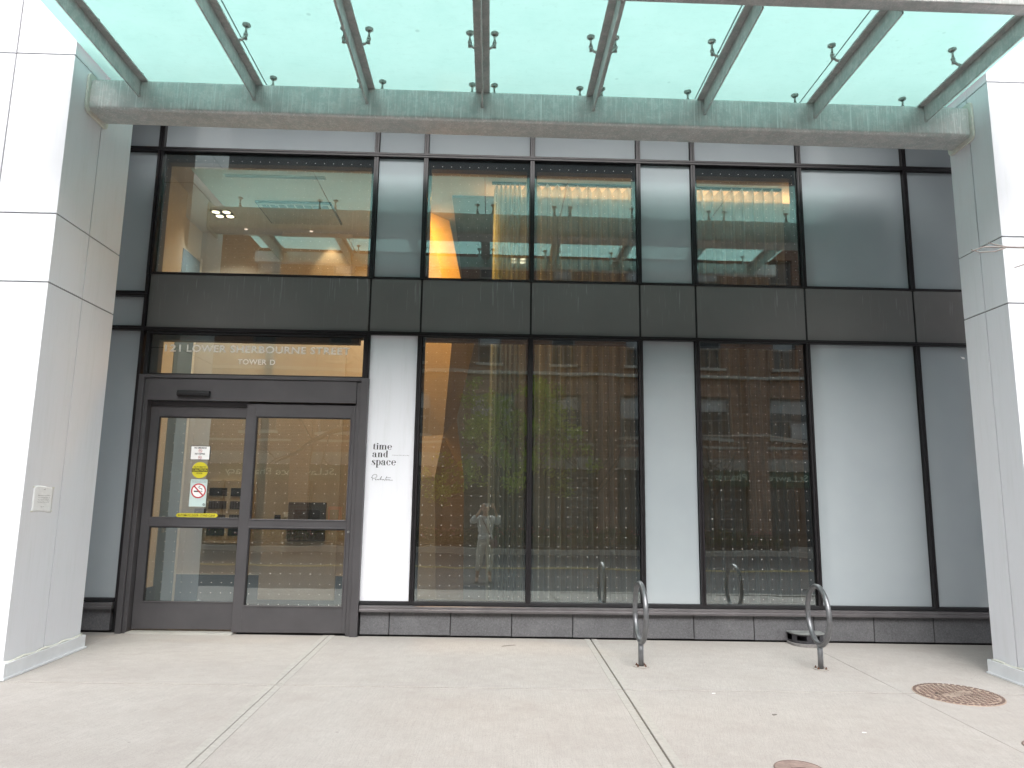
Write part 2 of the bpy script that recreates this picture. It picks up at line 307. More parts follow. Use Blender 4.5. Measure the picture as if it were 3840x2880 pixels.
# ------------------------------------------------------------------ mesh helpers
class MB:
    def __init__(s): s.v = []; s.f = []; s.mi = []; s.sm = []
    def add(s, vs, fs, mi=0, smooth=False):
        o = len(s.v); s.v += [tuple(v) for v in vs]
        for f in fs: s.f.append(tuple(i + o for i in f)); s.mi.append(mi); s.sm.append(smooth)
        return s
    def box(s, x0, x1, y0, y1, z0, z1, mi=0, skew=None):
        vs = [(x, y, z) for z in (z0, z1) for y in (y0, y1) for x in (x0, x1)]
        if skew: vs = [skew(v) for v in vs]
        return s.add(vs, [(0, 2, 3, 1), (4, 5, 7, 6), (0, 1, 5, 4), (2, 6, 7, 3), (0, 4, 6, 2), (1, 3, 7, 5)], mi)
    def tube(s, pts, rad, n=10, mi=0, closed=False, cap=True):
        pts = [Vector(p) for p in pts]; N = len(pts); rings = []
        up = Vector((0, 0, 1)); last = None
        for i, p in enumerate(pts):
            if closed: t = (pts[(i + 1) % N] - pts[i - 1]).normalized()
            else: t = (pts[min(i + 1, N - 1)] - pts[max(i - 1, 0)]).normalized()
            if last is None:
                a = t.cross(up)
                if a.length < 1e-3: a = t.cross(Vector((1, 0, 0)))
            else: a = last - t * last.dot(t)
            a.normalize(); b = t.cross(a); last = a
            r = rad[i] if isinstance(rad, (list, tuple)) else rad
            rings.append([p + (a * math.cos(2 * math.pi * k / n) + b * math.sin(2 * math.pi * k / n)) * r for k in range(n)])
        vs = [v for r in rings for v in r]; fs = []
        for i in range(N if closed else N - 1):
            j = (i + 1) % N
            for k in range(n): fs.append((i * n + k, i * n + (k + 1) % n, j * n + (k + 1) % n, j * n + k))
        if cap and not closed: fs += [tuple(range(n))[::-1], tuple(range((N - 1) * n, N * n))]
        return s.add(vs, fs, mi, True)
    def cyl(s, c, r, h, n=20, mi=0, axis='z', r2=None):
        r2 = r if r2 is None else r2; vs = []
        for rr, hh in ((r, 0), (r2, h)):
            for k in range(n):
                a = 2 * math.pi * k / n; u, w = rr * math.cos(a), rr * math.sin(a)
                vs.append({'z': (c[0] + u, c[1] + w, c[2] + hh), 'y': (c[0] + u, c[1] + hh, c[2] + w), 'x': (c[0] + hh, c[1] + u, c[2] + w)}[axis])
        fs = [(k, (k + 1) % n, n + (k + 1) % n, n + k) for k in range(n)]
        s.add(vs, fs, mi, True); o = len(s.v) - 2 * n
        s.f += [tuple(range(o, o + n))[::-1], tuple(range(o + n, o + 2 * n))]; s.mi += [mi, mi]; s.sm += [False, False]
        return s
    def prism(s, poly, a0, a1, plane='xz', mi=0):
        """poly extruded; plane 'xz' extrudes along y, 'xy' along z, 'yz' along x"""
        n = len(poly); vs = []
        for a in (a0, a1):
            for (u, w) in poly: vs.append({'xz': (u, a, w), 'xy': (u, w, a), 'yz': (a, u, w)}[plane])
        return s.add(vs, [tuple(range(n)), tuple(range(n, 2 * n))[::-1]] + [(k, n + k, n + (k + 1) % n, (k + 1) % n) for k in range(n)], mi)
    def build(s, name, mats, parent=None, bevel=0.0, seg=2, flip=True):
        me = bpy.data.meshes.new(name); me.from_pydata(s.v, [], s.f); me.update()
        mats = mats if isinstance(mats, (list, tuple)) else [mats]
        for m in mats: me.materials.append(m)
        me.polygons.foreach_set('material_index', s.mi); me.polygons.foreach_set('use_smooth', s.sm)
        import bmesh
        b = bmesh.new(); b.from_mesh(me); bmesh.ops.recalc_face_normals(b, faces=b.faces); b.to_mesh(me); b.free()
        o = bpy.data.objects.new(name, me); COL.objects.link(o)
        if parent is not None: o.parent = parent
        if bevel > 0:
            md = o.modifiers.new('bevel', 'BEVEL'); md.width = bevel; md.segments = seg; md.limit_method = 'ANGLE'
        return o

def tag(o, label=None, cat=None, group=None, kind=None):
    for k, v in (('label', label), ('category', cat), ('group', group), ('kind', kind)):
        if v: o[k] = v
    return o
def empty(name, loc=(0, 0, 0)):
    o = bpy.data.objects.new(name, None); COL.objects.link(o); o.location = loc; o.empty_display_size = 0.1; return o
def copy_tree(o, parent=None):
    c = o.copy(); COL.objects.link(c)
    if parent is not None: c.parent = parent
    for ch in o.children: copy_tree(ch, c)
    return c
def local(parent, o):
    """parent already-world-built mesh without moving it"""
    o.parent = parent; o.matrix_parent_inverse = Matrix.Translation(parent.location).inverted(); return o
def wpart(parent, mb, name, mats, **k): return local(parent, mb.build(name, mats, None, **k))

def text_mesh(s, x0, x1, z0, z1, y, mat, name, parent=None, bold=0.0, axis='y', rot=None, space=1.0, depth=0.001, slope=0.0):
    c = bpy.data.curves.new('t', 'FONT'); c.body = s; c.size = 1; c.offset = bold; c.space_character = space; c.extrude = 0; c.resolution_u = 3
    o = bpy.data.objects.new('t', c); COL.objects.link(o)
    bpy.context.view_layer.update()
    me = bpy.data.meshes.new_from_object(o.evaluated_get(bpy.context.evaluated_depsgraph_get()))
    bpy.data.objects.remove(o); bpy.data.curves.remove(c)
    xs = [v.co.x for v in me.vertices]; ys = [v.co.y for v in me.vertices]
    a, b, cc, d = min(xs), max(xs), min(ys), max(ys)
    for v in me.vertices:
        u = (v.co.x - a) / (b - a); w = (v.co.y - cc) / (d - cc)
        p = (x0 + (x1 - x0) * u, y, z0 + (z1 - z0) * w + slope * u)
        if rot: p = rot(p)
        v.co = p
    me.materials.clear(); me.materials.append(mat); me.update()
    ob = bpy.data.objects.new(name, me); COL.objects.link(ob)
    if parent is not None: local(parent, ob)
    return ob

def gz(x, y): return 0.026 * y - 0.0045 * x
def on_ground(v): return (v[0], v[1], v[2] + gz(v[0], v[1]))

# ================================================================== GROUND
# earth under everything, below the road
g = MB(); g.add([(-150, 6, -0.6), (150, 6, -0.6), (150, -150, -0.6), (-150, -150, -0.6)], [(0, 1, 2, 3)])
tag(g.build('ground', MT['soil']), 'bare earth under the street', kind='structure')
KERB = -5.35; RD = -0.31
sw = MB()
XJ = [-9.0, -6.2, -3.56, -1.55, 1.01, 3.12, 5.3, 7.8, 10.0]; YJ = [0.0, -1.83, KERB + 0.16]
# dark bed under the joints
sw.box(-12, 12, KERB + 0.16, 0.03, -0.42, -0.009, 1, on_ground)
for i in range(len(XJ) - 1):
    for j in range(2):
        gx0 = 0.002; gx1 = 0.002 if XJ[i + 1] != 1.01 else 0.010
        x0, x1 = XJ[i] + gx0, XJ[i + 1] - gx1; y1, y0 = YJ[j] - (0.012 if j else 0.012), YJ[j + 1] + 0.012
        mi = 0
        if j == 0 and XJ[i] < -2: mi = 2
        if j == 0 and XJ[i] > 1: mi = 3
        if j == 1 and XJ[i] > 1: mi = 3
        if j == 1 and XJ[i] < -2: mi = 3
        sw.box(x0, x1, y0, y1, -0.0085, 0.0, mi, on_ground)
        # hand tooled smooth margin beside the long joints, pressed into the slab as a thin raised-lip strip
        if XJ[i] in (-1.55, 1.01): sw.box(x0 + 0.001, x0 + 0.055, y0 + 0.001, y1 - 0.001, 0.0, 0.0035, 4, on_ground)
        if XJ[i + 1] in (-1.55, 1.01): sw.box(x1 - 0.055, x1 - 0.001, y0 + 0.001, y1 - 0.001, 0.0, 0.0035, 4, on_ground)
tag(sw.build('sidewalk', [MT['conc_y'], MT['joint_dirt'], MT['conc_x'], MT['conc_d'], MT['conc_edge']], bevel=0.003, seg=1), 'pale broomed concrete sidewalk with tooled joints', kind='structure')
k = MB(); k.box(-40, 40, KERB, KERB + 0.157, -0.45, 0.004, 0, lambda v: (v[0], v[1], v[2] + gz(0, KERB)))
tag(k.build('kerb', MT['conc_edge'], bevel=0.015), 'concrete kerb at the near side of the road', kind='structure')
FK = -17.4
rd = MB(); rd.add([(-80, KERB + 0.02, RD + 0.02), (80, KERB + 0.02, RD + 0.02), (80, -11.3, RD + 0.06), (-80, -11.3, RD + 0.06), (80, FK, RD + 0.02), (-80, FK, RD + 0.02)], [(0, 1, 2, 3), (3, 2, 4, 5)])
tag(rd.build('road', MT['asphalt']), 'dark asphalt street', kind='structure')
yl = MB(); yl.box(-80, 80, -11.25, -11.13, RD + 0.061, RD + 0.067); yl.box(-80, 80, -11.50, -11.38, RD + 0.061, RD + 0.067)
tag(yl.build('road_marking', MT['yellow_line']), 'double yellow centre line on the asphalt', kind='structure')
fk = MB(); fk.box(-60, 60, FK - 0.16, FK, -0.5, -0.12); tag(fk.build('far_kerb', MT['conc_edge'], bevel=0.015), 'kerb on the far side', kind='structure')
fs = MB(); fs.box(-60, 60, -24, FK - 0.162, -0.5, -0.125); tag(fs.build('far_pavement', MT['brick_stone']), 'far concrete pavement', kind='structure')
bed = MB(); bed.box(-16, 10.3, -19.4, -18.0, -0.124, -0.05); tag(bed.build('planting_bed', MT['soil']), 'long soil bed along the far kerb', kind='structure')

# ================================================================== BUILDING FACADE
XM = [-6.1, -3.596, -1.299, -0.764, 0.386, 1.538, 2.134, 3.306, 4.478, 5.65, 7.2]
H1, ST, SB, WB = 5.001, 3.62, 3.038, 0.335
bld = empty('condo_building', (0.5, 0.1, 0))
tag(bld, 'glass and charcoal panel building front between the two white columns', 'building')
mw = 0.0225
def glass_box(x0, x1, y0, y1, z0, z1):
    m = MB().box(x0, x1, y0, y1, z0, z1, 1); m.mi[2] = 0; return m
def pane_box(x0, x1, z0, z1, mat, name, y0=0.0, y1=0.012, parent=None):
    return wpart(parent or bld, glass_box(x0, x1, y0, y1, z0, z1) if name == 'window_glass' else MB().box(x0, x1, y0, y1, z0, z1), name, [mat, MT['pane_back']] if name == 'window_glass' else mat)
# backing wall (dark) behind opaque panes is built per opaque pane
CLEAR_UP = {1, 3, 4, 6}; CLEAR_LO = {3, 4, 6}
back = MB()
for i in range(len(XM) - 1):
    x0, x1 = XM[i] + mw + 0.006, XM[i + 1] - mw - 0.006
    # top strip
    pane_box(x0, x1, H1 + 0.03, 6.35, MT['spandrel'], 'spandrel_glass')
    if i in CLEAR_UP: pane_box(x0, x1, ST + 0.028, H1 - 0.028, MT['pane'], 'window_glass')
    else:
        pane_box(x0, x1, (ST if i else 3.41) + 0.028, H1 - 0.028, MT['spandrel'], 'spandrel_glass'); back.box(XM[i], XM[i + 1], 0.03, 0.10, ST, H1)
    if i == 0:
        pane_box(x0, x1, SB + 0.028, 3.37, MT['spandrel'], 'spandrel_glass'); pane_box(x0, x1, WB + 0.006, SB - 0.025, MT['spandrel'], 'spandrel_glass')
        back.box(XM[0], XM[1], 0.03, 0.10, 0, ST)
    else:
        pane_box(XM[i] + 0.011, XM[i + 1] - 0.011, SB + 0.012, ST - 0.006, MT['band'], 'metal_panel', -0.022, 0.02)
        back.box(XM[i], XM[i + 1], 0.03, 0.10, SB - 0.05, ST)
    if i in CLEAR_LO: pane_box(x0, x1, WB + 0.006, SB - 0.028, MT['pane'], 'window_glass')
    elif i == 2:
        pane_box(x0 - 0.004, x1 + 0.002, WB + 0.004, SB - 0.02, MT['white_panel'], 'white_panel', -0.012, 0.012); back.box(XM[i], XM[i + 1], 0.03, 0.10, 0, SB - 0.05)
    elif i > 1:
        pane_box(x0, x1, WB + 0.006, SB - 0.028, MT['spandrel'], 'spandrel_glass'); back.box(XM[i], XM[i + 1], 0.03, 0.10, 0, SB - 0.05)
back.box(XM[2], XM[-1], 0.031, 0.101, -0.1, WB - 0.03); back.box(XM[0], XM[-1], 0.03, 0.10, H1, 6.4)
wpart(bld, back, 'backing_wall', MT['gasket'])
for i, x in enumerate(XM):
    m = MB(); zb = WB - 0.02 if i != 1 else 0.0
    if i == 1:   # twin profile at the door
        m.box(x - 0.032, x - 0.004, -0.045, 0.09, ST - 0.01, 6.4); m.box(x + 0.004, x + 0.026, -0.045, 0.09, ST - 0.01, 6.4)
        m.box(x - 0.03, x + 0.002, -0.045, 0.09, 0.22, ST - 0.011)
    else:
        m.box(x - mw, x - 0.003, -0.042, 0.09, ST - 0.004, 6.4); m.box(x + 0.003, x + mw, -0.042, 0.09, ST - 0.004, 6.4); m.box(x - 0.0035, x + 0.0035, -0.030, 0.02, ST - 0.003, 6.4)
        m.box(x - mw, x - 0.003, -0.042, 0.09, zb, SB - 0.006); m.box(x + 0.003, x + mw, -0.042, 0.09, zb, SB - 0.006); m.box(x - 0.0035, x + 0.0035, -0.030, 0.02, zb, SB - 0.007)
        m.box(x - 0.012, x + 0.012, -0.012, 0.09, SB, ST - 0.01)
    wpart(bld, m, 'mullion', MT['mullion'])
def rail(x0, x1, z, h=0.022, name='transom_rail', y0=-0.050):
    m = MB(); m.box(x0, x1, y0, 0.088, z + 0.003, z + h); m.box(x0, x1, y0, 0.088, z - h, z - 0.003); m.box(x0, x1, y0 + 0.012, 0.02, z - 0.0035, z + 0.0035)
    wpart(bld, m, name, MT['mullion'])
rail(XM[0], XM[-1], H1)
rail(XM[0], XM[1], 3.39); 
rail(XM[0], XM[-1], SB - 0.012, 0.018)
m = MB(); m.box(XM[1], XM[-1], -0.030, 0.088, ST - 0.004, ST + 0.018); wpart(bld, m, 'transom_rail', MT['mullion'])
# inner liners round the clear windows
def liner(x0, x1, z0, z1, t=0.045, top=0.055):
    m = MB(); m.box(x0, x0 + t, 0.02, 0.12, z0, z1); m.box(x1 - t, x1, 0.02, 0.12, z0, z1); m.box(x0 + t, x1 - t, 0.02, 0.12, z1 - top, z1); m.box(x0 + t, x1 - t, 0.02, 0.12, z0, z0 + 0.01)
    wpart(bld, m, 'window_liner', MT['liner'])
for i in CLEAR_UP: liner(XM[i] + 0.024, XM[i + 1] - 0.024, ST + 0.02, H1 - 0.024, 0.03, 0.10)
for i in CLEAR_LO: liner(XM[i] + 0.024, XM[i + 1] - 0.024, WB, SB - 0.028, 0.02, 0.04)
# sills and stone base
def sill(x0, x1):
    m = MB(); m.box(x0, x1, -0.040, 0.02, WB - 0.03, WB + 0.004); wpart(bld, m, 'bottom_rail', MT['gasket'], bevel=0.003)
    m = MB()
    m.prism([(-0.05, WB - 0.036), (-0.062, WB - 0.045), (-0.062, 0.266), (-0.075, 0.262), (-0.075, 0.240), (0.02, 0.240), (0.02, WB - 0.032)], x0, x1, 'yz')
    wpart(bld, m, 'sill', MT['sill_metal'], bevel=0.002)
sill(XM[0], -3.640); sill(-1.262, XM[-1])
sx = [-1.256, -0.97, -0.372, 0.229, 0.83, 1.435, 2.03, 2.63, 3.232, 3.834, 4.438, 5.04, 5.64, 6.3]
for a, b in list(zip(sx, sx[1:])) + [(-4.9, -4.25), (-4.25, -3.66)]:
    z = gz((a + b) / 2, 0)
    wpart(bld, MB().box(a + 0.004, b - 0.004, -0.022, 0.03, z + 0.018, 0.238), 'stone_panel', MT['stone'], bevel=0.002)
# storeys above, out of view; brought forward as an overhang to shade the top strip
up = MB(); up.box(-14, 18, -1.70, 1.0, 6.45, 22)
wpart(bld, up, 'upper_overhang', MT['upper'])
for side in ((-14, XM[0]), (XM[-1], 18)):
    wpart(bld, MB().box(side[0], side[1], 0.02, 0.4, -0.3, 6.4), 'side_wall', MT['upper'])

# --- address lettering on the transom glass and the white panel logo
wpart(bld, glass_box(-3.545, -1.335, 0.0, 0.012, 2.565, SB - 0.035), 'window_glass', [MT['pane_plain'], MT['pane_back']])
m = MB(); m.box(-3.57, -3.535, -0.03, 0.09, 2.545, SB - 0.03); m.box(-1.345, -1.31, -0.03, 0.09, 2.545, SB - 0.03); m.box(-3.535, -1.345, -0.03, 0.09, 2.545, 2.566); m.box(-3.535, -1.345, -0.03, 0.12, SB - 0.06, SB - 0.03)
wpart(bld, m, 'transom_frame', MT['gasket'])
for t_, a_, b_ in (("121", 180, 335), ("LOWER", 393, 775), ("SHERBOURNE", 815, 1555), ("STREET", 1597, 1985)):
    text_mesh(t_, -3.383 + (a_ - 180) * .0010504, -3.383 + (b_ - 180) * .0010504, 2.797, 2.873, -0.003, MT['vinyl_lit'], 'address_lettering', bld, bold=0.018, space=1.06)
for t_, a_, b_ in (("TOWER", 888, 1170), ("D", 1203, 1253)):
    text_mesh(t_, -2.632 + (a_ - 888) * .001052, -2.632 + (b_ - 888) * .001052, 2.676, 2.732, -0.003, MT['vinyl_lit'], 'address_lettering', bld, bold=0.018, space=1.06)
m = MB(); m.box(-3.533, -3.455, 0.02, 0.12, 2.567, SB - 0.06); m.box(-3.454, -1.40, 0.02, 0.12, SB - 0.115, SB - 0.061); wpart(bld, m, 'window_liner', MT['liner'])

# --- automatic sliding door, part of the building
FD = 0.0
df = MB()
df.box(-3.585, -3.530, -0.075, 0.09, 0.0, 2.545); df.box(-3.530, -3.487, -0.050, 0.09, 0.0, 2.51)     # left jamb, stepped
df.box(-1.345, -1.268, -0.075, 0.09, 0.0, 2.545); df.box(-1.388, -1.345, -0.050, 0.09, 0.0, 2.51)
df.box(-3.530, -1.345, -0.075, 0.09, 2.512, 2.545)
df.box(-3.487, -1.388, -0.060, 0.09, 2.285, 2.510); df.box(-3.487, -2.495, 0.032, 0.086, 2.237, 2.284); df.box(-2.494, -1.388, 0.022, 0.086, 2.264, 2.284)
door = wpart(bld, df, 'sliding_door', MT['door_metal'], bevel=0.004)
def leaf(x0, x1, y0, y1, z0, z1, gx0, gx1, lo, up_):
    m = MB()
    m.box(x0, gx0, y0, y1, z0, z1); m.box(gx1, x1, y0, y1, z0, z1)
    m.box(gx0, gx1, y0, y1, up_[1], z1); m.box(gx0, gx1, y0, y1, lo[1], up_[0]); m.box(gx0, gx1, y0, y1, z0, lo[0])
    # glazing beads round each light
    for a, b in (lo, up_):
        bt = 0.014
        m.box(gx0, gx0 + bt, y0 - 0.006, y0 + 0.01, a, b); m.box(gx1 - bt, gx1, y0 - 0.006, y0 + 0.01, a, b)
        m.box(gx0 + bt, gx1 - bt, y0 - 0.006, y0 + 0.01, a, a + bt); m.box(gx0 + bt, gx1 - bt, y0 - 0.006, y0 + 0.01, b - bt, b)
    lf = m.build('door_leaf', MT['door_metal'], None, bevel=0.002); lf.parent = door
    for a, b in (lo, up_):
        gg = glass_box(gx0 + 0.001, gx1 - 0.001, (y0 + y1) / 2 - 0.004, (y0 + y1) / 2 + 0.004, a + 0.001, b - 0.001).build('glass_pane', [MT['pane'], MT['pane_back']], None); gg.parent = door
        gm = MB(); q = 0.012; yy = (y0 + y1) / 2
        gm.box(gx0 + 0.014, gx0 + 0.014 + q, y0 + 0.001, yy - 0.005, a + 0.014, b - 0.014); gm.box(gx0 + 0.014 + q, gx1 - 0.014, y0 + 0.001, yy - 0.005, b - 0.014 - q, b - 0.014)
        go = gm.build('glazing_gasket', MT['gasket'], None); go.parent = door
leaf(-3.480, -2.452, 0.030, 0.075, 0.045, 2.235, -3.405, -2.455 - 0.045, (0.294, 1.041), (1.107, 2.142))
leaf(-2.492, -1.392, -0.030, 0.020, 0.030, 2.262, -2.402, -1.428, (0.270, 1.040), (1.100, 2.150))
MBh = MB(); MBh.prism([(0.036 - 0.08, 2.372), (-0.075, 2.385), (-0.10, 2.382), (-0.112, 2.362), (-0.108, 2.332), (-0.09, 2.322), (-0.06, 2.322)], -3.182, -2.858, 'yz')
sn = MBh.build('motion_sensor', MT['black_plastic'], None, bevel=0.004); sn.parent = door
th = MB().box(-3.487, -2.47, -0.075, 0.07, 0.006, 0.026).build('threshold', MT['sill_white'], None); th.parent = door
# sub-parts of a child of bld must keep place
for ch in door.children: ch.matrix_parent_inverse = Matrix.Identity(4)
lk = MB().cyl((-1.408, -0.040, 1.0), 0.012, 0.012, 12, 0, 'y').build('lock_cylinder', MT['stainless'], None); lk.parent = door

# ================================================================== WHITE COLUMNS
def column(xf, xo, yb, yf, xjf, yjs, s, label):
    """xf: face towards the entrance, xo: outer face; s=+1 when the entrance face looks to +x"""
    c = empty('clad_column', ((xf + xo) / 2, (yb + yf) / 2, 0)); tag(c, label, 'column', 'white clad columns holding the canopy')
    g = 0.006; zs = [0.03, 2.99, 3.565, 4.97, 5.545, 6.44]
    lo, hi = min(xf, xo), max(xf, xo)
    wpart(c, MB().box(lo + 0.012, hi - 0.012, yf + 0.012, yb - 0.012, 0.0, 6.449), 'core', MT['joint'])
    t = 0.012
    for a, b in zip(zs, zs[1:]):
        xs = sorted([lo, hi] + ([xjf] if xjf else []))
        for p, q in zip(xs, xs[1:]):     # front
            wpart(c, MB().box(p + (g if p != lo else 0), q - (g if q != hi else 0), yf, yf + t, a + g, b - g), 'cladding_panel', MT['white_panel'])
        for p, q in ((yf + t + 0.0005, yjs - g), (yjs + g, yb)):   # entrance side
            x0, x1 = (xf - t, xf) if s > 0 else (xf, xf + t)
            wpart(c, MB().box(x0, x1, p, q, a + g, b - g), 'cladding_panel', MT['white_panel'])
        wpart(c, MB().box(lo + t, hi - t, yb - t, yb - 0.0005, a + g, b - g), 'cladding_panel', MT['white_panel'])
    tr = MB(); o = 0.036
    for (x0, x1, y0, y1) in ((lo - o, hi + o, yf - o, yf - 0.002), (xf + (0.002 if s > 0 else -o), xf + (o if s > 0 else -0.002), yf - 0.0015, yb + 0.03)):
        tr.box(x0, x1, y0, y1, 0.004, 0.115, 0, on_ground)
    wpart(c, tr, 'base_trim', MT['white_trim'], bevel=0.002)
    lip = MB()
    for (x0, x1, y0, y1) in ((lo - o - .012, hi + o + .012, yf - o - .012, yf - o - .001), (xf + (o + .001 if s > 0 else -o - .012), xf + (o + .012 if s > 0 else -o - .001), yf - o, yb + 0.035)):
        lip.box(x0, x1, y0, y1, 0.002, 0.016, 0, on_ground)
    wpart(c, lip, 'trim_foot', MT['white_trim'])
    cl = MB(); cl.tube([(xf + s * 0.018, y, 0.118 + gz(xf, y) + 0.006 * math.sin(y * 23)) for y in [yf - 0.01 + i * (yb - yf) / 14 for i in range(15)]], 0.011, 6)
    wpart(c, cl, 'sealant_bead', MT['caulk'])
    return c
column(-3.56, -5.05, -0.74, -1.775, -4.045, -1.275, 1, 'left white panel clad column with a taped paper notice')
column(4.235, 5.75, -1.20, -1.775, None, -1.49, -1, 'right white panel clad column near the round manhole cover')
# right column: vertical joint on entrance face handled above

# ================================================================== CANOPY
can = empty('glass_canopy', (0.35, -1.4, 4.6)); tag(can, 'galvanised steel canopy with frosted aqua glass over the entrance', 'canopy')
BX0, BX1 = -3.56, 4.235
def rrect(y0, y1, z0, z1, r=0.032, n=5):
    pts = []
    for cx_, cz_, a0 in ((y1 - r, z1 - r, 0), (y0 + r, z1 - r, 90), (y0 + r, z0 + r, 180), (y1 - r, z0 + r, 270)):
        for i in range(n + 1):
            a = R(a0 + 90 * i / n); pts.append((cx_ + r * math.cos(a), cz_ + r * math.sin(a)))
    return pts
def drop(x): return -0.0045 * (x - 0.3)
def beam(name, y0, y1, z0, z1, x0, x1, mat, r=0.03):
    m = MB(); pr = rrect(y0, y1, z0, z1, r); n = len(pr); N = 24
    vs = [(x0 + (x1 - x0) * i / N, p[0], p[1] + drop(x0 + (x1 - x0) * i / N)) for i in range(N + 1) for p in pr]
    m.add(vs, [(i * n + k, (i + 1) * n + k, (i + 1) * n + (k + 1) % n, i * n + (k + 1) % n) for i in range(N) for k in range(n)], 0, True)
    m.add([vs[k] for k in range(n)], [tuple(range(n))]); m.add([vs[N * n + k] for k in range(n)], [tuple(range(n))])
    return wpart(can, m, name, mat)
beam('main_beam', -1.535, -1.245, 4.605, 4.888, BX0 + 0.002, BX1 - 0.002, MT['galv'])
beam('front_beam', -3.075, -2.965, 4.742, 4.905, -3.52, 4.20, MT['galv_dark'], 0.012)
TX = [-3.122, -2.128, -1.148, -0.137, 0.842, 1.831, 2.819, 3.820]
for x in TX:
    d = drop(x); m = MB()
    m.box(x - 0.062, x + 0.062, -2.964, -1.515, 4.876 + d, 4.888 + d)
    m.box(x - 0.006, x + 0.006, -2.964, -1.534, 4.728 + d, 4.876 + d)
    m.tube([(x - 0.008, -1.539, 4.73 + d), (x - 0.008, -1.539, 4.87 + d)], 0.007, 6); m.tube([(x + 0.008, -1.539, 4.73 + d), (x + 0.008, -1.539, 4.87 + d)], 0.007, 6)
    wpart(can, m, 'rafter', MT['galv_dark'])
GZ = 5.05
JX = [-3.54, -2.128, -1.148, -0.137, 0.842, 1.831, 2.819, 4.215]
for a, b in zip(JX, JX[1:]):
    x0, x1 = a + 0.005, b - 0.005; m = MB(); y0, y1, z0, z1 = -3.26, -0.57, GZ, GZ + 0.014
    vs = [(x, y, z + drop(x)) for z in (z0, z1) for y in (y0, y1) for x in (x0, x1)]
    m.add(vs, [(0, 2, 3, 1)], 0); m.add(vs, [(4, 5, 7, 6), (0, 1, 5, 4), (2, 6, 7, 3), (0, 4, 6, 2), (1, 3, 7, 5)], 1)
    wpart(can, m, 'glass_panel', [MT['frost'], MT['cleartint']])
def spider(x, y, arms):
    d = drop(x); zb = 4.888 + d
    for s in arms:
        m = MB(); dx = s * 0.10
        m.tube([(x + s * 0.012, y, zb + 0.015), (x + s * 0.045, y, zb + 0.018), (x + s * 0.075, y, zb + 0.032), (x + dx, y, zb + 0.060)], [0.016, 0.013, 0.011, 0.012], 8)
        o = wpart(can, m, 'spider_arm', MT['stainless'])
        b = MB(); b.cyl((x + dx, y, zb + 0.030), 0.013, 0.060, 12); b.cyl((x + dx, y, zb + 0.066), 0.018, 0.010, 12); b.cyl((x + dx, y, zb + 0.088), 0.009, 0.06, 10)
        b.cyl((x + dx, y, GZ + d - 0.022), 0.020, 0.010, 18, r2=0.033); b.cyl((x + dx, y, GZ + d - 0.012), 0.033, 0.0115, 18)
        q = b.build('glass_bolt', MT['stainless'], None); q.parent = o; q.matrix_parent_inverse = Matrix.Identity(4)
    h = MB(); h.cyl((x, y, zb), 0.026, 0.034, 14, r2=0.018); wpart(can, h, 'spider_hub', MT['stainless'])
for i, x in enumerate(TX):
    arms = (-1,) if i == 0 else ((-1,) if i == 7 else (-1, 1))
    for y in (-1.37, -2.12, -3.03): spider(x, y, arms)
# sealant collars where the beam meets the columns
for xx, s in ((BX0, 1), (BX1, -1)):
    pr = [(y, z) for y, z in rrect(-1.575, -1.205, 4.565, 4.93, 0.05)]; pi = [(y, z) for y, z in rrect(-1.532, -1.248, 4.608, 4.885, 0.03)]; n = len(pr); d = drop(xx)
    m = MB(); vs = [(xx + s * 0.001, y, z + d) for y, z in pr] + [(xx + s * 0.022, y * 1.0, z + d) for y, z in pr] + [(xx + s * 0.022, y, z + d) for y, z in pi] + [(xx + s * 0.001, y, z + d) for y, z in pi]
    m.add(vs, [(a * n + k, a * n + (k + 1) % n, ((a + 1) % 4) * n + (k + 1) % n, ((a + 1) % 4) * n + k) for a in range(4) for k in range(n)], 0, False)
    wpart(can, m, 'sealant_collar', MT['caulk'], bevel=0.006)

# ================================================================== SIGNS, NOTICES AND LOGO
# paper notice taped on the left column's entrance face (plane x = -3.56)
def wrinkled_sheet(y0, y1, z0, z1, x, s):
    m = MB(); nx, nz = 14, 18; rr = random.Random(3)
    ph = [(rr.uniform(5, 30), rr.uniform(5, 30), rr.uniform(0, 6)) for _ in range(5)]
    vs = []
    for j in range(nz + 1):
        for i in range(nx + 1):
            u, w = i / nx, j / nz; y = y0 + (y1 - y0) * u; z = z0 + (z1 - z0) * w + 0.006 * math.sin(u * 5)
            h = 0.0024 + 0.0008 * sum(math.sin(a * u + b * w + c) for a, b, c in ph)
            if u in (0, 1) or w in (0, 1): h = 0.0009
            vs.append((x + s * max(0.0008, h), y, z))
    m.add(vs, [(j * (nx + 1) + i, j * (nx + 1) + i + 1, (j + 1) * (nx + 1) + i + 1, (j + 1) * (nx + 1) + i) for j in range(nz) for i in range(nx)], 0, True)
    return m
nt = wrinkled_sheet(-1.650, -1.385, 1.178, 1.378, -3.56, 1).build('paper_notice', MT['paper'])
nt.modifiers.new('sol', 'SOLIDIFY').thickness = 0.0004
tag(nt, 'wrinkled white paper notice with typed lines taped on the left column', 'notice')
rotp = lambda p: (-3.5485, p[0], p[2])
for s, a, b, z in (("Hi!", -1.535, -1.512, 1.352), ("Please do not leave your bikes here,", -1.600, -1.435, 1.302), ("this is a moving entrance, all", -1.595, -1.440, 1.285),
                   ("clients need the doorway for", -1.598, -1.442, 1.268), ("ramp access. Please be kind.", -1.602, -1.445, 1.251), ("Thank you", -1.556, -1.505, 1.214)):
    text_mesh(s, a, b, z, z + 0.009, 0, MT['ink_grey'], 'typed_line', nt, rot=rotp)
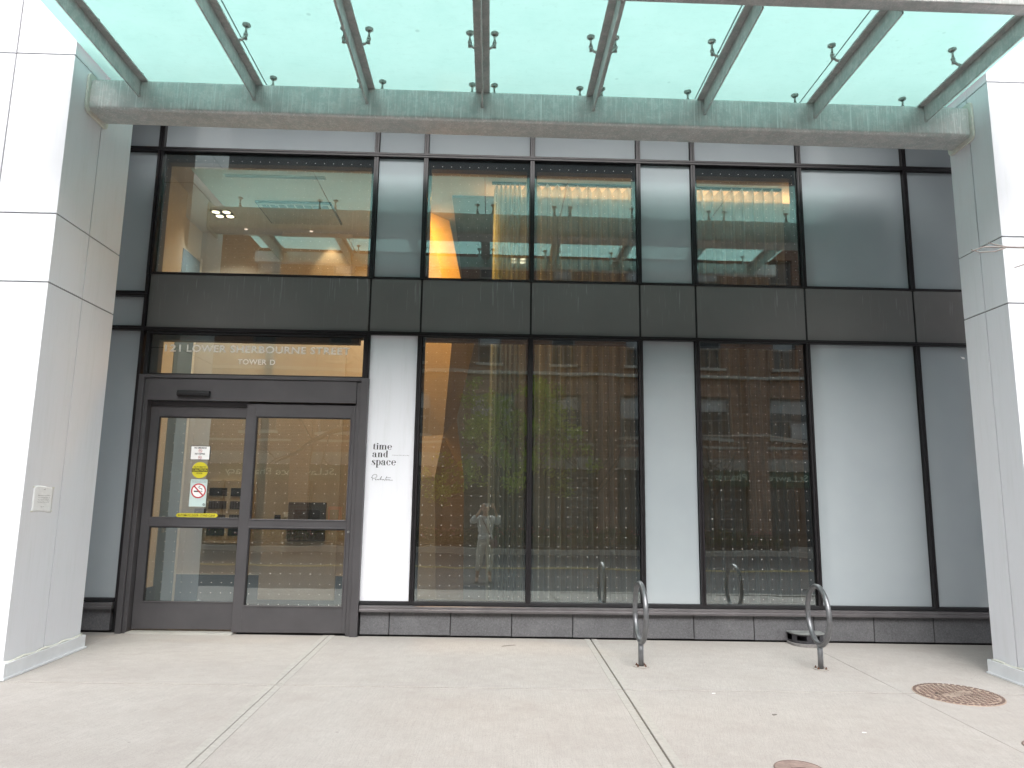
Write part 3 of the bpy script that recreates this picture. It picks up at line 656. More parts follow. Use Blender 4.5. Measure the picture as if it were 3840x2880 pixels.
for y, z in ((-1.648, 1.372), (-1.390, 1.372), (-1.648, 1.184), (-1.392, 1.184)):
    t = MB().box(-3.5595, -3.5575, y - 0.016, y + 0.016, z - 0.006, z + 0.006); local(nt, t.build('tape', MT['caulk'], None))

def disc(m, cx, cz, r, y, y2, mi=0, n=36): m.cyl((cx, y, cz), r, y2 - y, n, mi, 'y')
def ring(m, cx, cz, r0, r1, y, y2, mi=0, n=36):
    vs = [(cx + r * math.cos(2 * math.pi * k / n), yy, cz + r * math.sin(2 * math.pi * k / n)) for yy in (y, y2) for r in (r0, r1) for k in range(n)]
    f = []
    for k in range(n):
        j = (k + 1) % n; f += [(k, j, n + j, n + k), (2 * n + k, 3 * n + k, 3 * n + j, 2 * n + j), (n + k, n + j, 3 * n + j, 3 * n + k), (k, 2 * n + k, 2 * n + j, j)]
    m.add(vs, f, mi)
def bar(m, x0, z0, x1, z1, w, y, y2, mi=0):
    d = Vector((x1 - x0, z1 - z0)).normalized(); n = Vector((-d.y, d.x)) * w / 2
    m.prism([(x0 + n.x, z0 + n.y), (x1 + n.x, z1 + n.y), (x1 - n.x, z1 - n.y), (x0 - n.x, z0 - n.y)], y, y2, 'xz', mi)
def cigarette_mark(m, cx, cz, r, y, red=0, black=1, w=0.17):
    bar(m, cx - r * 0.62, cz - r * 0.08, cx + r * 0.25, cz - r * 0.08, r * 0.17, y - 0.0004, y, black)
    for dx in (0.36, 0.48): bar(m, cx + r * dx, cz - r * 0.17, cx + r * dx, cz + r * 0.02, r * 0.06, y - 0.0004, y, black)
    pts = [(0.42, 0.12), (0.46, 0.26), (0.30, 0.32), (0.12, 0.34), (0.0, 0.46), (0.06, 0.62), (0.2, 0.66)]
    for (a, b), (c, d) in zip(pts, pts[1:]): bar(m, cx + r * a, cz + r * b, cx + r * c, cz + r * d, r * 0.07, y - 0.0004, y, black)
    bar(m, cx - r * 0.62, cz + r * 0.62, cx + r * 0.62, cz - r * 0.62, r * w, y - 0.0012, y - 0.0006, red)
    ring(m, cx, cz, r * (1 - w), r, y - 0.0018, y - 0.0002, red)
YS = 0.046     # outer face of the left leaf's glass is at y 0.0485
s1 = empty('no_smoking_sign', (-2.953, YS, 1.69)); tag(s1, 'white framed NO SMOKING NO VAPING sign at the top of the door glass', 'sign')
wpart(s1, MB().box(-3.052, -2.854, YS - 0.002, YS + 0.002, 1.692, 1.835), 'frame', MT['ink'])
wpart(s1, MB().box(-3.047, -2.861, YS - 0.0035, YS - 0.0021, 1.697, 1.830), 'board', MT['vinyl_white'])
text_mesh("NO SMOKING", -3.015, -2.893, 1.806, 1.823, YS - 0.0040, MT['ink'], 'lettering', s1, bold=0.03)
text_mesh("NO VAPING", -3.007, -2.906, 1.745, 1.763, YS - 0.0040, MT['ink'], 'lettering', s1, bold=0.03)
for cz in (1.785, 1.717):
    m = MB(); cigarette_mark(m, -2.953, cz, 0.0175, YS - 0.0042, w=0.13); wpart(s1, m, 'prohibition_mark', [MT['red'], MT['ink']])
s2 = empty('caution_sticker', (-2.944, YS, 1.51)); tag(s2, 'round yellow AUTOMATIC CAUTION DOOR sticker on the door glass', 'sticker')
m = MB(); disc(m, -2.944, 1.590, 0.0815, YS - 0.001, YS + 0.001); wpart(s2, m, 'disc', MT['sticker_yellow'])
wpart(s2, MB().box(-3.024, -2.864, YS - 0.0018, YS - 0.0012, 1.573, 1.607), 'black_band', MT['ink'])
text_mesh("AUTOMATIC", -3.006, -2.880, 1.614, 1.629, YS - 0.0022, MT['ink'], 'lettering', s2, bold=0.02)
text_mesh("CAUTION", -3.018, -2.870, 1.579, 1.602, YS - 0.0026, MT['sticker_yellow'], 'lettering', s2, bold=0.02)
text_mesh("DOOR", -2.975, -2.915, 1.549, 1.566, YS - 0.0022, MT['ink'], 'lettering', s2, bold=0.02)
s3 = empty('smoking_ban_sticker', (-2.943, YS, 1.225)); tag(s3, 'tall pale sticker with a big red crossed out cigarette on the door', 'sticker')
wpart(s3, MB().box(-3.026, -2.860, YS - 0.001, YS + 0.001, 1.226, 1.497), 'sheet', MT['sticker_green'])
m = MB(); disc(m, -2.941, 1.383, 0.062, YS - 0.0016, YS - 0.0012, 2); cigarette_mark(m, -2.941, 1.383, 0.074, YS - 0.002); wpart(s3, m, 'prohibition_mark', [MT['red'], MT['ink'], MT['vinyl_white']])
text_mesh("No Smoking within 9 metres", -3.014, -2.868, 1.478, 1.486, YS - 0.0022, MT['ink'], 'lettering', s3, bold=0.01)
text_mesh("of Building Entrance or Exit", -3.014, -2.870, 1.465, 1.473, YS - 0.0022, MT['ink'], 'lettering', s3, bold=0.01)
m = MB(); ring(m, -2.878, 1.247, 0.008, 0.012, YS - 0.002, YS - 0.0012); bar(m, -2.885, 1.253, -2.871, 1.241, 0.003, YS - 0.002, YS - 0.0012); wpart(s3, m, 'small_mark', MT['ink'])
s4 = empty('stand_clear_sticker', (-2.94, YS, 1.12)); tag(s4, 'long yellow AUTOMATIC DOOR - STAND CLEAR arrow sticker above the door rail', 'sticker')
m = MB(); m.prism([(-3.149, 1.139), (-3.130, 1.158), (-2.748, 1.161), (-2.730, 1.141), (-2.748, 1.121), (-3.130, 1.120)], YS - 0.001, YS + 0.001, 'xz'); wpart(s4, m, 'arrow', MT['sticker_yellow'])
text_mesh("AUTOMATIC DOOR - STAND CLEAR", -3.126, -2.757, 1.128, 1.151, YS - 0.0018, MT['ink'], 'lettering', s4, bold=0.01)

# logo on the white panel: thick-thin serif letters drawn by hand, as one part per word
LG = {}
def circ(cx, cz, rx, rz, wl, wt, a0=0, a1=360, n=20):
    """stroke of varying width: wl at the sides, wt at top and bottom"""
    out = []
    for i in range(n):
        t0, t1 = R(a0 + (a1 - a0) * i / n), R(a0 + (a1 - a0) * (i + 1) / n)
        def pt(t, k):
            w = wt + (wl - wt) * abs(math.cos(t)) ** 1.5
            return (cx + (rx - k * w) * math.cos(t), cz + (rz - k * w * (0.7 if abs(math.cos(t)) < 0.7 else 1)) * math.sin(t))
        out.append([pt(t0, 0), pt(t1, 0), pt(t1, 1), pt(t0, 1)])
    return out
def rect(x0, x1, z0, z1): return [[(x0, z0), (x1, z0), (x1, z1), (x0, z1)]]
S_ = 0.2; F_ = 0.05
def letter_i(stem=S_): return rect(.08, .08 + stem, 0, 1) + rect(0, .36, 0, F_) + rect(0, .18, 1 - F_, 1), .38
def glyph(ch):
    if ch == 'i': p, w = letter_i(); return p + circ(.18, 1.28, .13, .13, .13, .13), w
    if ch == 't': return rect(.10, .30, .08, 1.05) + [[(.10, 1.0), (.30, 1.0), (.30, 1.35)]] + rect(0, .46, 1 - F_, 1) + circ(.34, .2, .24, .2, .2, .07, 180, 310, 10), .52
    if ch == 'n' or ch == 'm':
        k = 2 if ch == 'm' else 1; p, w = letter_i()
        for j in range(k):
            o = .28 + j * .46
            p = p + circ(o + .13, .72, .27, .30, .2, .09, 0, 150, 10) + rect(o + .20, o + .40, 0, .74) + rect(o + .12, o + .48, 0, F_)
        return p, .38 + .46 * k + .0
    if ch == 'e': return circ(.36, .5, .36, .52, .2, .06, 15, 320, 22) + rect(.15, .70, .50, .57) + [[(.50, .5), (.70, .5), (.71, .66), (.52, .66)]], .78
    if ch == 'c': return circ(.36, .5, .36, .52, .2, .06, 40, 320, 20) + circ(.55, .76, .12, .12, .12, .12), .74
    if ch == 'a': return circ(.30, .72, .28, .30, .19, .07, 0, 165, 10) + rect(.39, .58, .05, .74) + circ(.28, .27, .28, .29, .18, .06, 60, 330, 16) + circ(.13, .74, .11, .11, .11, .11) + rect(.44, .72, 0, .08), .76
    if ch == 'd': return circ(.34, .5, .34, .52, .2, .06, 30, 330, 20) + rect(.44, .64, 0, 1.48) + rect(.34, .5, 1.43, 1.48) + rect(.5, .74, 0, F_), .80
    if ch == 'p': return rect(.08, .28, -.5, 1) + rect(0, .2, 1 - F_, 1) + rect(0, .42, -.5, -.45) + circ(.42, .5, .34, .52, .2, .06, -150, 150, 20), .80
    if ch == 's': return circ(.28, .74, .26, .28, .15, .08, 50, 250, 12) + circ(.28, .27, .28, .29, .15, .08, -110, 90, 12) + [[(.05, .80), (.20, .86), (.52, .30), (.36, .22)]] + rect(.0, .05, 0, .34) + rect(.47, .52, .70, 1.0), .60
def word(s, x0, x1, zb, xh, name):
    polys = []; cx_ = 0
    for ch in s:
        p, w = glyph(ch)
        for q in p: polys.append([(u + cx_, v) for u, v in q])
        cx_ += w + 0.05
    tot = cx_ - 0.05; m = MB()
    for j, q in enumerate(polys):
        y = -0.0132 - 0.00002 * (j % 7)
        m.prism([(x0 + (x1 - x0) * u / tot, zb + v * xh) for u, v in q], y - 0.0006, y, 'xz')
    return wpart(logo, m, name, MT['ink'])
logo = empty('panel_logo', (-1.1, -0.013, 1.5)); tag(logo, 'black time and space condominiums logo with handwritten signature on the white panel', 'logo')
word('time', -1.205, -1.008, 1.824, 0.046, 'word'); word('and', -1.206, -1.043, 1.746, 0.046, 'word'); word('space', -1.209, -0.962, 1.666, 0.050, 'word')
text_mesh("CONDOMINIUMS", -1.007, -0.835, 1.763, 1.772, -0.0135, MT['ink_grey'], 'lettering', logo, space=1.6)
m = MB()
sig = [[(-1.208, 1.545), (-1.193, 1.535), (-1.196, 1.510)], [(-1.203, 1.535), (-1.196, 1.560), (-1.177, 1.573), (-1.157, 1.570), (-1.150, 1.556), (-1.158, 1.541), (-1.176, 1.533), (-1.194, 1.533)],
       [(-1.170, 1.523), (-1.158, 1.528), (-1.165, 1.517), (-1.152, 1.517), (-1.145, 1.525), (-1.141, 1.516), (-1.135, 1.525), (-1.131, 1.516), (-1.122, 1.524), (-1.103, 1.556), (-1.116, 1.516), (-1.108, 1.525), (-1.098, 1.517), (-1.088, 1.525), (-1.092, 1.516), (-1.080, 1.524), (-1.074, 1.515)],
       [(-1.050, 1.556), (-1.060, 1.535), (-1.072, 1.508)], [(-1.062, 1.541), (-1.012, 1.541)], [(-1.062, 1.518), (-1.052, 1.526), (-1.046, 1.517), (-1.056, 1.515)], [(-1.042, 1.525), (-1.038, 1.515), (-1.028, 1.526), (-1.024, 1.516), (-0.990, 1.517)]]
for st in sig:
    for (a, b), (c, d) in zip(st, st[1:]): bar(m, a, b, c, d, 0.0032, -0.0138, -0.0132)
wpart(logo, m, 'signature', MT['ink'])
wm = MB(); wm.prism([(4.955, 2.912), (4.962, 2.905), (4.985, 2.906), (5.0, 2.895), (4.995, 2.882), (4.975, 2.884), (4.963, 2.897)], -0.002, 0.0, 'xz')
tag(wm.build('paint_chip', MT['vinyl_white']), 'small white tape scrap stuck on the dark glass by the right column', 'tape scrap')

# ================================================================== BIKE RACKS
def make_rack():
    r = empty('bike_rack', (0, 0, 0))
    m = MB(); rr = 0.238; tr = 0.0215; N = 48
    m.tube([(0, rr * math.sin(2 * math.pi * i / N), 0.44 + rr * math.cos(2 * math.pi * i / N)) for i in range(N)], tr, 14, closed=True); m.build('ring', MT['rack'], r)
    m = MB(); m.cyl((0, 0, 0.004), 0.022, 0.205, 20); m.build('post', MT['rack'], r)
    m = MB(); m.cyl((0, 0, 0.0), 0.064, 0.007, 32); m.build('base_plate', MT['plate'], r, bevel=0.001)
    for k in range(4):
        a = R(45 + 90 * k); m = MB(); m.cyl((0.045 * math.cos(a), 0.045 * math.sin(a), 0.007), 0.009, 0.008, 6); m.cyl((0.045 * math.cos(a), 0.045 * math.sin(a), 0.015), 0.005, 0.010, 8); m.build('anchor_bolt', MT['rust'], r)
    return r
rk = make_rack(); rk.location = (1.285, -1.11, gz(1.285, -1.11)); tag(rk, 'grey steel ring bike rack in front of the window, nearer the door', 'bike rack', 'ring bike racks on the sidewalk')
rk2 = copy_tree(rk); rk2.location = (2.806, -1.115, gz(2.806, -1.115)); rk2.rotation_euler = (0, 0, R(-3)); rk2['label'] = 'grey steel ring bike rack standing in front of the black bait box'

# ================================================================== BAIT STATION
bt = empty('bait_station', (3.11, -0.03, gz(3.1, -0.1))); tag(bt, 'black plastic rodent bait box with a dusty lid against the stone base', 'bait box')
zb = gz(3.1, -0.15)
def dshape(x0, x1, y0, y1, n=12, e=2.6):
    pts = [(x1, y1), (x0, y1)]
    cx_ = (x0 + x1) / 2
    for i in range(n + 1):
        a = math.pi + math.pi * i / n; cc, ss = math.cos(a), math.sin(a)
        pts.append((cx_ + (x1 - x0) / 2 * math.copysign(abs(cc) ** (2 / e), cc), y1 - 0.05 + (y1 - 0.05 - y0) * math.copysign(abs(ss) ** (2 / e), ss)))
    return pts
m = MB(); m.prism(dshape(2.945, 3.285, -0.265, -0.03), zb - 0.004, zb + 0.026, 'xy'); wpart(bt, m, 'paver_base', MT['trap_base'], bevel=0.004)
# shell made of wall segments with two openings
body = MB(); outer = dshape(2.958, 3.270, -0.238, -0.03, 14); n = len(outer)
cxm = 3.11; inner = [(cxm + (p[0] - cxm) * 0.93, -0.03 + (p[1] + 0.03) * 0.93) for p in outer]
for k in range(n):
    a, b = outer[k], outer[(k + 1) % n]; ia, ib = inner[k], inner[(k + 1) % n]
    z0, z1 = zb + 0.026, zb + 0.108
    hole = 0.0
    mx = (a[0] + b[0]) / 2; my = (a[1] + b[1]) / 2
    if my < -0.05 and (2.99 < mx < 3.06 or 3.09 < mx < 3.20): z1 = zb + 0.050; hole = 1
    if my < -0.05 and mx < 2.965: z1 = zb + 0.045; hole = 1
    q = [a, b, ib, ia]; body.prism(q, z0, z1, 'xy')
    if hole: body.prism(q, zb + 0.096, zb + 0.108, 'xy')
body.box(2.99, 3.24, -0.20, -0.04, zb + 0.027, zb + 0.04, 1)
body.box(3.066, 3.078, -0.236, -0.06, zb + 0.027, zb + 0.100); body.box(3.16, 3.17, -0.20, -0.05, zb + 0.041, zb + 0.09)
wpart(bt, body, 'shell', [MT['trap_body'], MT['dark']])
m = MB(); m.prism(dshape(2.945, 3.283, -0.250, -0.028, 16), zb + 0.108, zb + 0.118, 'xy'); wpart(bt, m, 'lid', MT['dusty_plastic'], bevel=0.004)
m = MB(); m.prism(dshape(2.965, 3.265, -0.232, -0.040, 16), zb + 0.1182, zb + 0.122, 'xy'); wpart(bt, m, 'lid_panel', MT['dusty_plastic'], bevel=0.002)

# ================================================================== MANHOLE COVERS
def manhole(cx_, cy, r, label, txt, name='manhole_cover', treads=True):
    c = empty(name, (cx_, cy, gz(cx_, cy))); tag(c, label, 'manhole cover')
    sk = lambda v: (v[0], v[1], v[2] + gz(v[0], v[1]))
    m = MB(); m.cyl((cx_, cy, -0.012), r, 0.0165, 48); m.v = [sk(v) for v in m.v]; wpart(c, m, 'lid', MT['iron'] if treads else MT['iron_small'])
    if treads:
        m = MB(); N = 44
        for k in range(N):
            a = 2 * math.pi * k / N; ca, sa = math.cos(a), math.sin(a); vs = []
            for rr_, w in ((r - 0.028, .013), (r - 0.008, .014)):
                for sgn in (-1, 1): vs.append((cx_ + rr_ * ca - sgn * w * sa, cy + rr_ * sa + sgn * w * ca))
            m.prism([vs[0], vs[2], vs[3], vs[1]], 0.0045, 0.0085, 'xy')
        pitch = 0.044; rot_ = R(24)
        for i in range(-9, 10):
            for j in range(-9, 10):
                u = (i + 0.5 * (j % 2)) * pitch; w = j * 0.030
                if math.hypot(u, w) > r - 0.045: continue
                if abs(u) < 0.145 and -0.055 < w < 0.055: continue
                q = [(u - .012, w - .006), (u + .012, w - .006), (u + .012, w + .006), (u - .012, w + .006)]
                m.prism([(cx_ + a * math.cos(rot_) - b * math.sin(rot_), cy + a * math.sin(rot_) + b * math.cos(rot_)) for a, b in q], 0.0045, 0.009, 'xy')
        m.v = [sk(v) for v in m.v]; wpart(c, m, 'tread', MT['iron_tread'])
        hl = MB(); hl.box(cx_ - 0.165, cx_ - 0.135, cy - 0.01, cy + 0.025, 0.0046, 0.0056); hl.v = [sk(v) for v in hl.v]; wpart(c, hl, 'pick_hole', MT['dark'])
        for s, z0 in zip(txt, (0.006, -0.046)):
            def rt(p):
                a, b = p[0], p[2]; x = cx_ + a * math.cos(R(-12)) - b * math.sin(R(-12)); y = cy + a * math.sin(R(-12)) + b * math.cos(R(-12)); return (x, y, 0.0068 + gz(x, y))
            text_mesh(s, -0.125, 0.135, z0, z0 + 0.042, 0, MT['iron_tread'], 'raised_lettering', c, rot=rt, bold=-0.005)
    else:
        m = MB(); ring_pts = [(cx_ + (r + .004) * math.cos(2 * math.pi * i / 36), cy + (r + .004) * math.sin(2 * math.pi * i / 36), 0.002) for i in range(36)]
        m.tube(ring_pts, 0.004, 6, closed=True); m.box(cx_ - .04, cx_ + .04, cy - .02, cy - .016, .0045, .0065); m.box(cx_ - .04, cx_ + .04, cy + .016, cy + .02, .0045, .0065)
        m.v = [sk(v) for v in m.v]; wpart(c, m, 'rim', MT['iron_tread'])
        def rt(p): return (cx_ + p[0], cy + p[2], 0.0062 + gz(cx_ + p[0], cy + p[2]))
        text_mesh("WATER", -.035, .035, -.01, .01, 0, MT['iron_tread'], 'raised_lettering', c, rot=rt)
manhole(3.515, -1.845, 0.305, 'large round rusty cast iron manhole cover with raised treads by the right column', ("ANGER", "STORM"))
manhole(1.685, -3.375, 0.125, 'small rusty round valve cover at the bottom edge of the photo', ("",), 'valve_cover', False)
manhole(3.335, -2.985, 0.120, 'small rusty round valve cover at the right edge of the photo', ("",), 'valve_cover', False)

# small litter on the slabs
def scrap(x, y, l, w, a, mat, name, label, cat, h=0.003):
    m = MB(); c_, s_ = math.cos(a), math.sin(a)
    q = [(-l, -w), (-l * .3, -w * 1.2), (l, -w * .4), (l * .8, w), (-l * .6, w * 1.1)]
    m.prism([(x + u * c_ - v * s_, y + u * s_ + v * c_) for u, v in q], 0.0005, h, 'xy'); m.v = [on_ground(v) for v in m.v]
    return tag(m.build(name, mat), label, cat)
scrap(0.19, -0.36, 0.075, 0.010, R(25), MT['joint_dirt'], 'dead_leaf', 'thin dark dead leaf lying on the middle slab by the wall', 'leaf')
scrap(1.66, -1.90, 0.016, 0.005, R(10), MT['vinyl_white'], 'cigarette_butt', 'white cigarette butt on the slab right of the near bike rack', 'litter')
scrap(2.35, -2.75, 0.016, 0.006, R(-5), MT['vinyl_white'], 'cigarette_butt', 'white cigarette butt on the concrete left of the big manhole cover', 'litter')
scrap(1.92, -2.40, 0.018, 0.010, R(15), MT['joint_dirt'], 'pebble', 'flat dark pebble on the concrete in front of the bike racks', 'pebble')

# ================================================================== LOBBY
CZ_ = 4.90
fl = MB().box(-4.1, 7.2, 0.10, 6.0, -0.10, 0.02); tag(fl.build('lobby_floor', MT['floor']), kind='structure')
ce = MB().box(-4.1, 7.2, 0.13, 6.0, CZ_, CZ_ + 0.1); tag(ce.build('lobby_ceiling', MT['ceiling']), kind='structure')
vw = MB(); vw.box(-4.0, -1.30, 2.2, 2.3, 0.02, CZ_ - 0.001); tag(vw.build('lobby_back_wall', MT['beige']), kind='structure')
lw_ = MB(); lw_.box(-4.12, -4.0, 0.13, 2.2, 0.02, CZ_ - 0.001); tag(lw_.build('lobby_side_wall', MT['beige_light']), kind='structure')
pw = MB(); pw.box(-4.0, -3.66, 0.14, 0.85, 0.36, CZ_ - 0.002); tag(pw.build('lobby_pilaster', MT['beige_light']), kind='structure')
pn = MB(); pn.box(-4.0, -3.645, 0.135, 0.87, 0.02, 0.36); tag(pn.build('pilaster_base', MT['navy']), kind='structure')
bw = MB(); bw.box(-1.35, 7.2, 4.6, 4.7, 0.02, CZ_ - 0.001); tag(bw.build('lobby_far_wall', MT['vent_metal']), kind='structure')
rw = MB(); rw.box(7.1, 7.2, 0.13, 4.6, 0.02, CZ_ - 0.001); tag(rw.build('lobby_end_wall', MT['beige']), kind='structure')
dvl = MB(); dvl.box(-1.42, -1.302, 2.301, 4.6, 0.02, CZ_ - 0.001); tag(dvl.build('lobby_divider_wall', MT['beige_light']), kind='structure')
slab = MB(); slab.box(-0.52, 7.0, 0.75, 4.6, 4.865, 4.899); tag(slab.build('lobby_dropped_ceiling', MT['screen_frame']), kind='structure')
wc = MB(); wc.box(-4.0, -1.35, 2.17, 2.199, 0.02, 0.365); wc.box(-4.0, -1.35, 2.165, 2.199, 0.366, 0.378, 1)
tag(wc.build('wainscot', [MT['navy'], MT['beige_light']]), kind='structure')
wp = MB(); wp.box(-2.90, -1.95, 2.11, 2.165, 0.075, CZ_ - 0.003); tag(wp.build('raised_wall_panel', MT['beige']), kind='structure')
bd = empty('lobby_door', (-4.1, 2.1, 0)); tag(bd, 'tall blue grey door in the left corner of the lobby', 'door')
wpart(bd, MB().box(-3.995, -3.955, 1.55, 2.1, 0.02, 4.45), 'door_panel', MT['blue_door']); wpart(bd, MB().box(-3.999, -3.950, 2.101, 2.16, 0.02, 4.50), 'door_frame', MT['beige_light'])
wpart(bd, MB().box(-3.954, -3.93, 1.62, 1.65, 0.9, 1.1), 'door_handle', MT['stainless'])
# intercom and name panel
ip = empty('intercom_panel', (-3.345, 2.19, 0.75)); tag(ip, 'beige metal intercom and name directory panel on the lobby wall', 'intercom panel')
wpart(ip, MB().box(-3.62, -3.065, 2.12, 2.198, 0.752, 1.55), 'housing', MT['mail_metal'], bevel=0.006)
for col_, (xa, xb) in enumerate(((-3.597, -3.375), (-3.325, -3.103))):
    wpart(ip, MB().box(xa, xb, 2.112, 2.1205, 1.350, 1.452), 'display', MT['dark'])
    wpart(ip, MB().box(xa, xb, 2.112, 2.1205, 0.852, 0.948), 'display', MT['navy'])
    for za, zb_ in ((1.187, 1.285), (1.020, 1.115)):
        o = wpart(ip, MB().box(xa, xb, 2.114, 2.1205, za, zb_), 'name_window', MT['dark'])
        m = MB()
        for i in range(6):
            for j in range(8): m.box(xa + .008 + i * .0355, xa + .036 + i * .0355, 2.1125, 2.1138, za + .006 + j * .0113, za + .014 + j * .0113)
        q = m.build('name_slot_grid', MT['button']); q.parent = o; q.matrix_parent_inverse = Matrix.Identity(4)
m = MB()
for i in range(3):
    for j in range(4): m.box(-3.43 + i * .018, -3.417 + i * .018, 2.109, 2.1118, 1.358 + j * .018, 1.371 + j * .018)
wpart(ip, m, 'keypad', MT['button'])
ws = empty('wall_screen', (-2.335, 2.11, 0.8)); tag(ws, 'dark grey framed recessed screen on the lobby wall behind the right door leaf', 'screen')
wpart(ws, MB().box(-2.575, -2.097, 2.085, 2.109, 0.80, 1.285), 'surround', MT['screen_frame'], bevel=0.004); wpart(ws, MB().box(-2.494, -2.172, 2.080, 2.0848, 0.937, 1.188), 'display', MT['dark'])
m = MB(); m.cyl((-2.335, 2.0795, 1.228), 0.011, 0.005, 12, 0, 'y'); wpart(ws, m, 'lens', MT['dark'])
cr = empty('card_reader', (-2.71, 2.11, 1.07)); tag(cr, 'small black card reader left of the dark wall screen', 'card reader'); wpart(cr, MB().box(-2.748, -2.672, 2.09, 2.109, 1.066, 1.122), 'reader_case', MT['black_plastic'], bevel=0.004); wpart(cr, MB().box(-2.735, -2.685, 2.0875, 2.0898, 1.10, 1.108), 'light_bar', MT['button'])
nb_ = MB(); nb_.box(-2.63, -2.566, 2.100, 2.109, 1.100, 1.158); tag(nb_.build('wall_note', MT['paper']), 'small white square note between the card reader and wall screen', 'note')
bb = empty('wall_box', (-3.72, 2.19, 1.12)); tag(bb, 'small brown key box on the wall left of the intercom panel', 'box'); wpart(bb, MB().box(-3.785, -3.657, 2.15, 2.198, 1.10, 1.187), 'box_body', MT['rust'], bevel=0.004); wpart(bb, MB().box(-3.775, -3.72, 2.145, 2.1495, 1.11, 1.178), 'box_door', MT['bag'])
# ceiling fixtures
def ceiling_lamp(x, y, label, power, w=0.29, d=0.30, z=None):
    c = empty('ceiling_lamp', (x, y, z or CZ_)); tag(c, label, 'ceiling lamp', 'four lamp recessed ceiling lights')
    m = MB(); a, b = w / 2, d / 2; t = 0.016
    m.box(-a, a, -b, -b + t, -0.006, 0.0); m.box(-a, a, b - t, b, -0.006, 0.0); m.box(-a, -a + t, -b + t, b - t, -0.006, 0.0); m.box(a - t, a, -b + t, b - t, -0.006, 0.0)
    m.box(-a + t, a - t, -b + t, b - t, -0.003, -0.001, 1); m.build('trim', [MT['lamp_metal'], MT['dark']], c)
    for sx_ in (-1, 1):
        for sy in (-1, 1):
            m = MB(); m.cyl((sx_ * a * .46, sy * b * .46, -0.010), 0.058, 0.006, 20, 0); m.cyl((sx_ * a * .46, sy * b * .46, -0.012), 0.046, 0.0018, 20, 1); m.build('bulb', [MT['lamp_metal'], MT['lamp_glow']], c)
    l = bpy.data.lights.new('lamp_light', 'AREA'); l.shape = 'RECTANGLE'; l.size = 0.24; l.size_y = 0.24; l.energy = power; l.spread = R(115); l.color = (1.0, 0.88, 0.72)
    lo = bpy.data.objects.new('lamp_light', l); COL.objects.link(lo); lo.parent = c; lo.location = (0, 0, -0.03)
    return c
ceiling_lamp(-3.475, 1.50, 'lit four lamp recessed light in the lobby ceiling left of the air grille', 11)
ceiling_lamp(-1.47, 1.50, 'lit four lamp recessed light half hidden behind the mullion right of the air grille', 11)
ceiling_lamp(0.34, 2.95, 'lit four lamp recessed light seen through the curtain in the lobby ceiling', 6, z=4.864)
for x, y, lb in ((-3.352, 2.02, 'tiny round ceiling downlight near the back wall, the left one'), (-2.486, 2.04, 'tiny round ceiling downlight near the back wall, below the air grille')):
    c = empty('downlight', (x, y, CZ_)); tag(c, lb, 'downlight', 'tiny round downlights')
    m = MB(); m.cyl((0, 0, -0.006), 0.036, 0.006, 20); m.build('trim', MT['vent_metal'], c); m = MB(); m.cyl((0, 0, -0.008), 0.026, 0.0015, 20); m.build('bulb', MT['down_glow'], c)
sp = bpy.data.lights.new('wall_wash', 'SPOT'); sp.energy = 9; sp.spot_size = R(62); sp.spot_blend = 0.6; sp.color = (1.0, 0.60, 0.28); sp.shadow_soft_size = 0.03
spo = bpy.data.objects.new('wall_wash', sp); COL.objects.link(spo); spo.location = (-2.22, 1.95, 4.86); spo.rotation_euler = (R(12), 0, 0)
av = empty('air_grille', (-2.45, 1.40, CZ_)); tag(av, 'square ceiling air unit with a row of dark slots', 'air grille')
wpart(av, MB().box(-2.933, -2.015, 1.05, 1.745, CZ_ - 0.022, CZ_), 'frame', MT['dark']); wpart(av, MB().box(-2.915, -2.030, 1.07, 1.725, CZ_ - 0.030, CZ_ - 0.0225), 'panel', MT['vent_metal'], bevel=0.003)
m = MB()
for i in range(8): m.box(-2.87 + i * .103, -2.785 + i * .103, 1.10, 1.19, CZ_ - 0.033, CZ_ - 0.0302)
wpart(av, m, 'slot_row', MT['dark'])
m = MB()
for i in range(8): m.box(-2.86 + i * .10, -2.785 + i * .10, 1.55, 1.62, CZ_ - 0.033, CZ_ - 0.0302)
wpart(av, m, 'slot_row', MT['vent_metal'])
lf_ = empty('linear_diffuser', (-2.5, .35, CZ_)); tag(lf_, 'long thin slot diffuser in the lobby ceiling near the glass', 'diffuser')
wpart(lf_, MB().box(-3.06, -1.93, 0.32, 0.40, CZ_ - 0.008, CZ_), 'frame', MT['vent_metal']); wpart(lf_, MB().box(-3.05, -1.94, 0.335, 0.385, CZ_ - 0.0095, CZ_ - 0.0082), 'slot', MT['screen_frame'])
# faceted warm wall beside the curtain
fw = MB()
def facet(pts, y0=None): fw.add(pts, [tuple(range(len(pts)))])
Rb = [(-0.60, 1.55, 4.9), (-0.43, 1.50, 4.10), (-0.24, 1.45, 3.25), (-0.44, 1.55, 2.33), (-0.33, 1.50, 1.60), (-0.30, 1.5, 0.02)]
Mb = [(-0.86, 1.25, 4.9), (-0.66, 1.20, 4.10), (-0.50, 1.15, 3.25), (-0.58, 1.25, 2.10), (-0.66, 1.2, 1.60), (-0.60, 1.2, 0.02)]
Lb = [(-1.30, 1.75, 4.9), (-1.0, 1.60, 4.1), (-1.1, 1.55, 3.25), (-0.95, 1.55, 2.1), (-1.05, 1.55, 1.6), (-1.0, 1.6, 0.02)]
Bb = [(-0.95, 2.0, p[2]) for p in Rb]
for i in range(5):
    for A_, B_ in ((Mb, Rb), (Lb, Mb), (Rb, Bb), (Bb, Lb)): fw.add([A_[i], B_[i], B_[i + 1], A_[i + 1]], [(0, 1, 2, 3)])
tag(fw.build('faceted_column', MT['facet']), 'amber lit faceted plaster column inside the lobby beside the curtain', 'column')
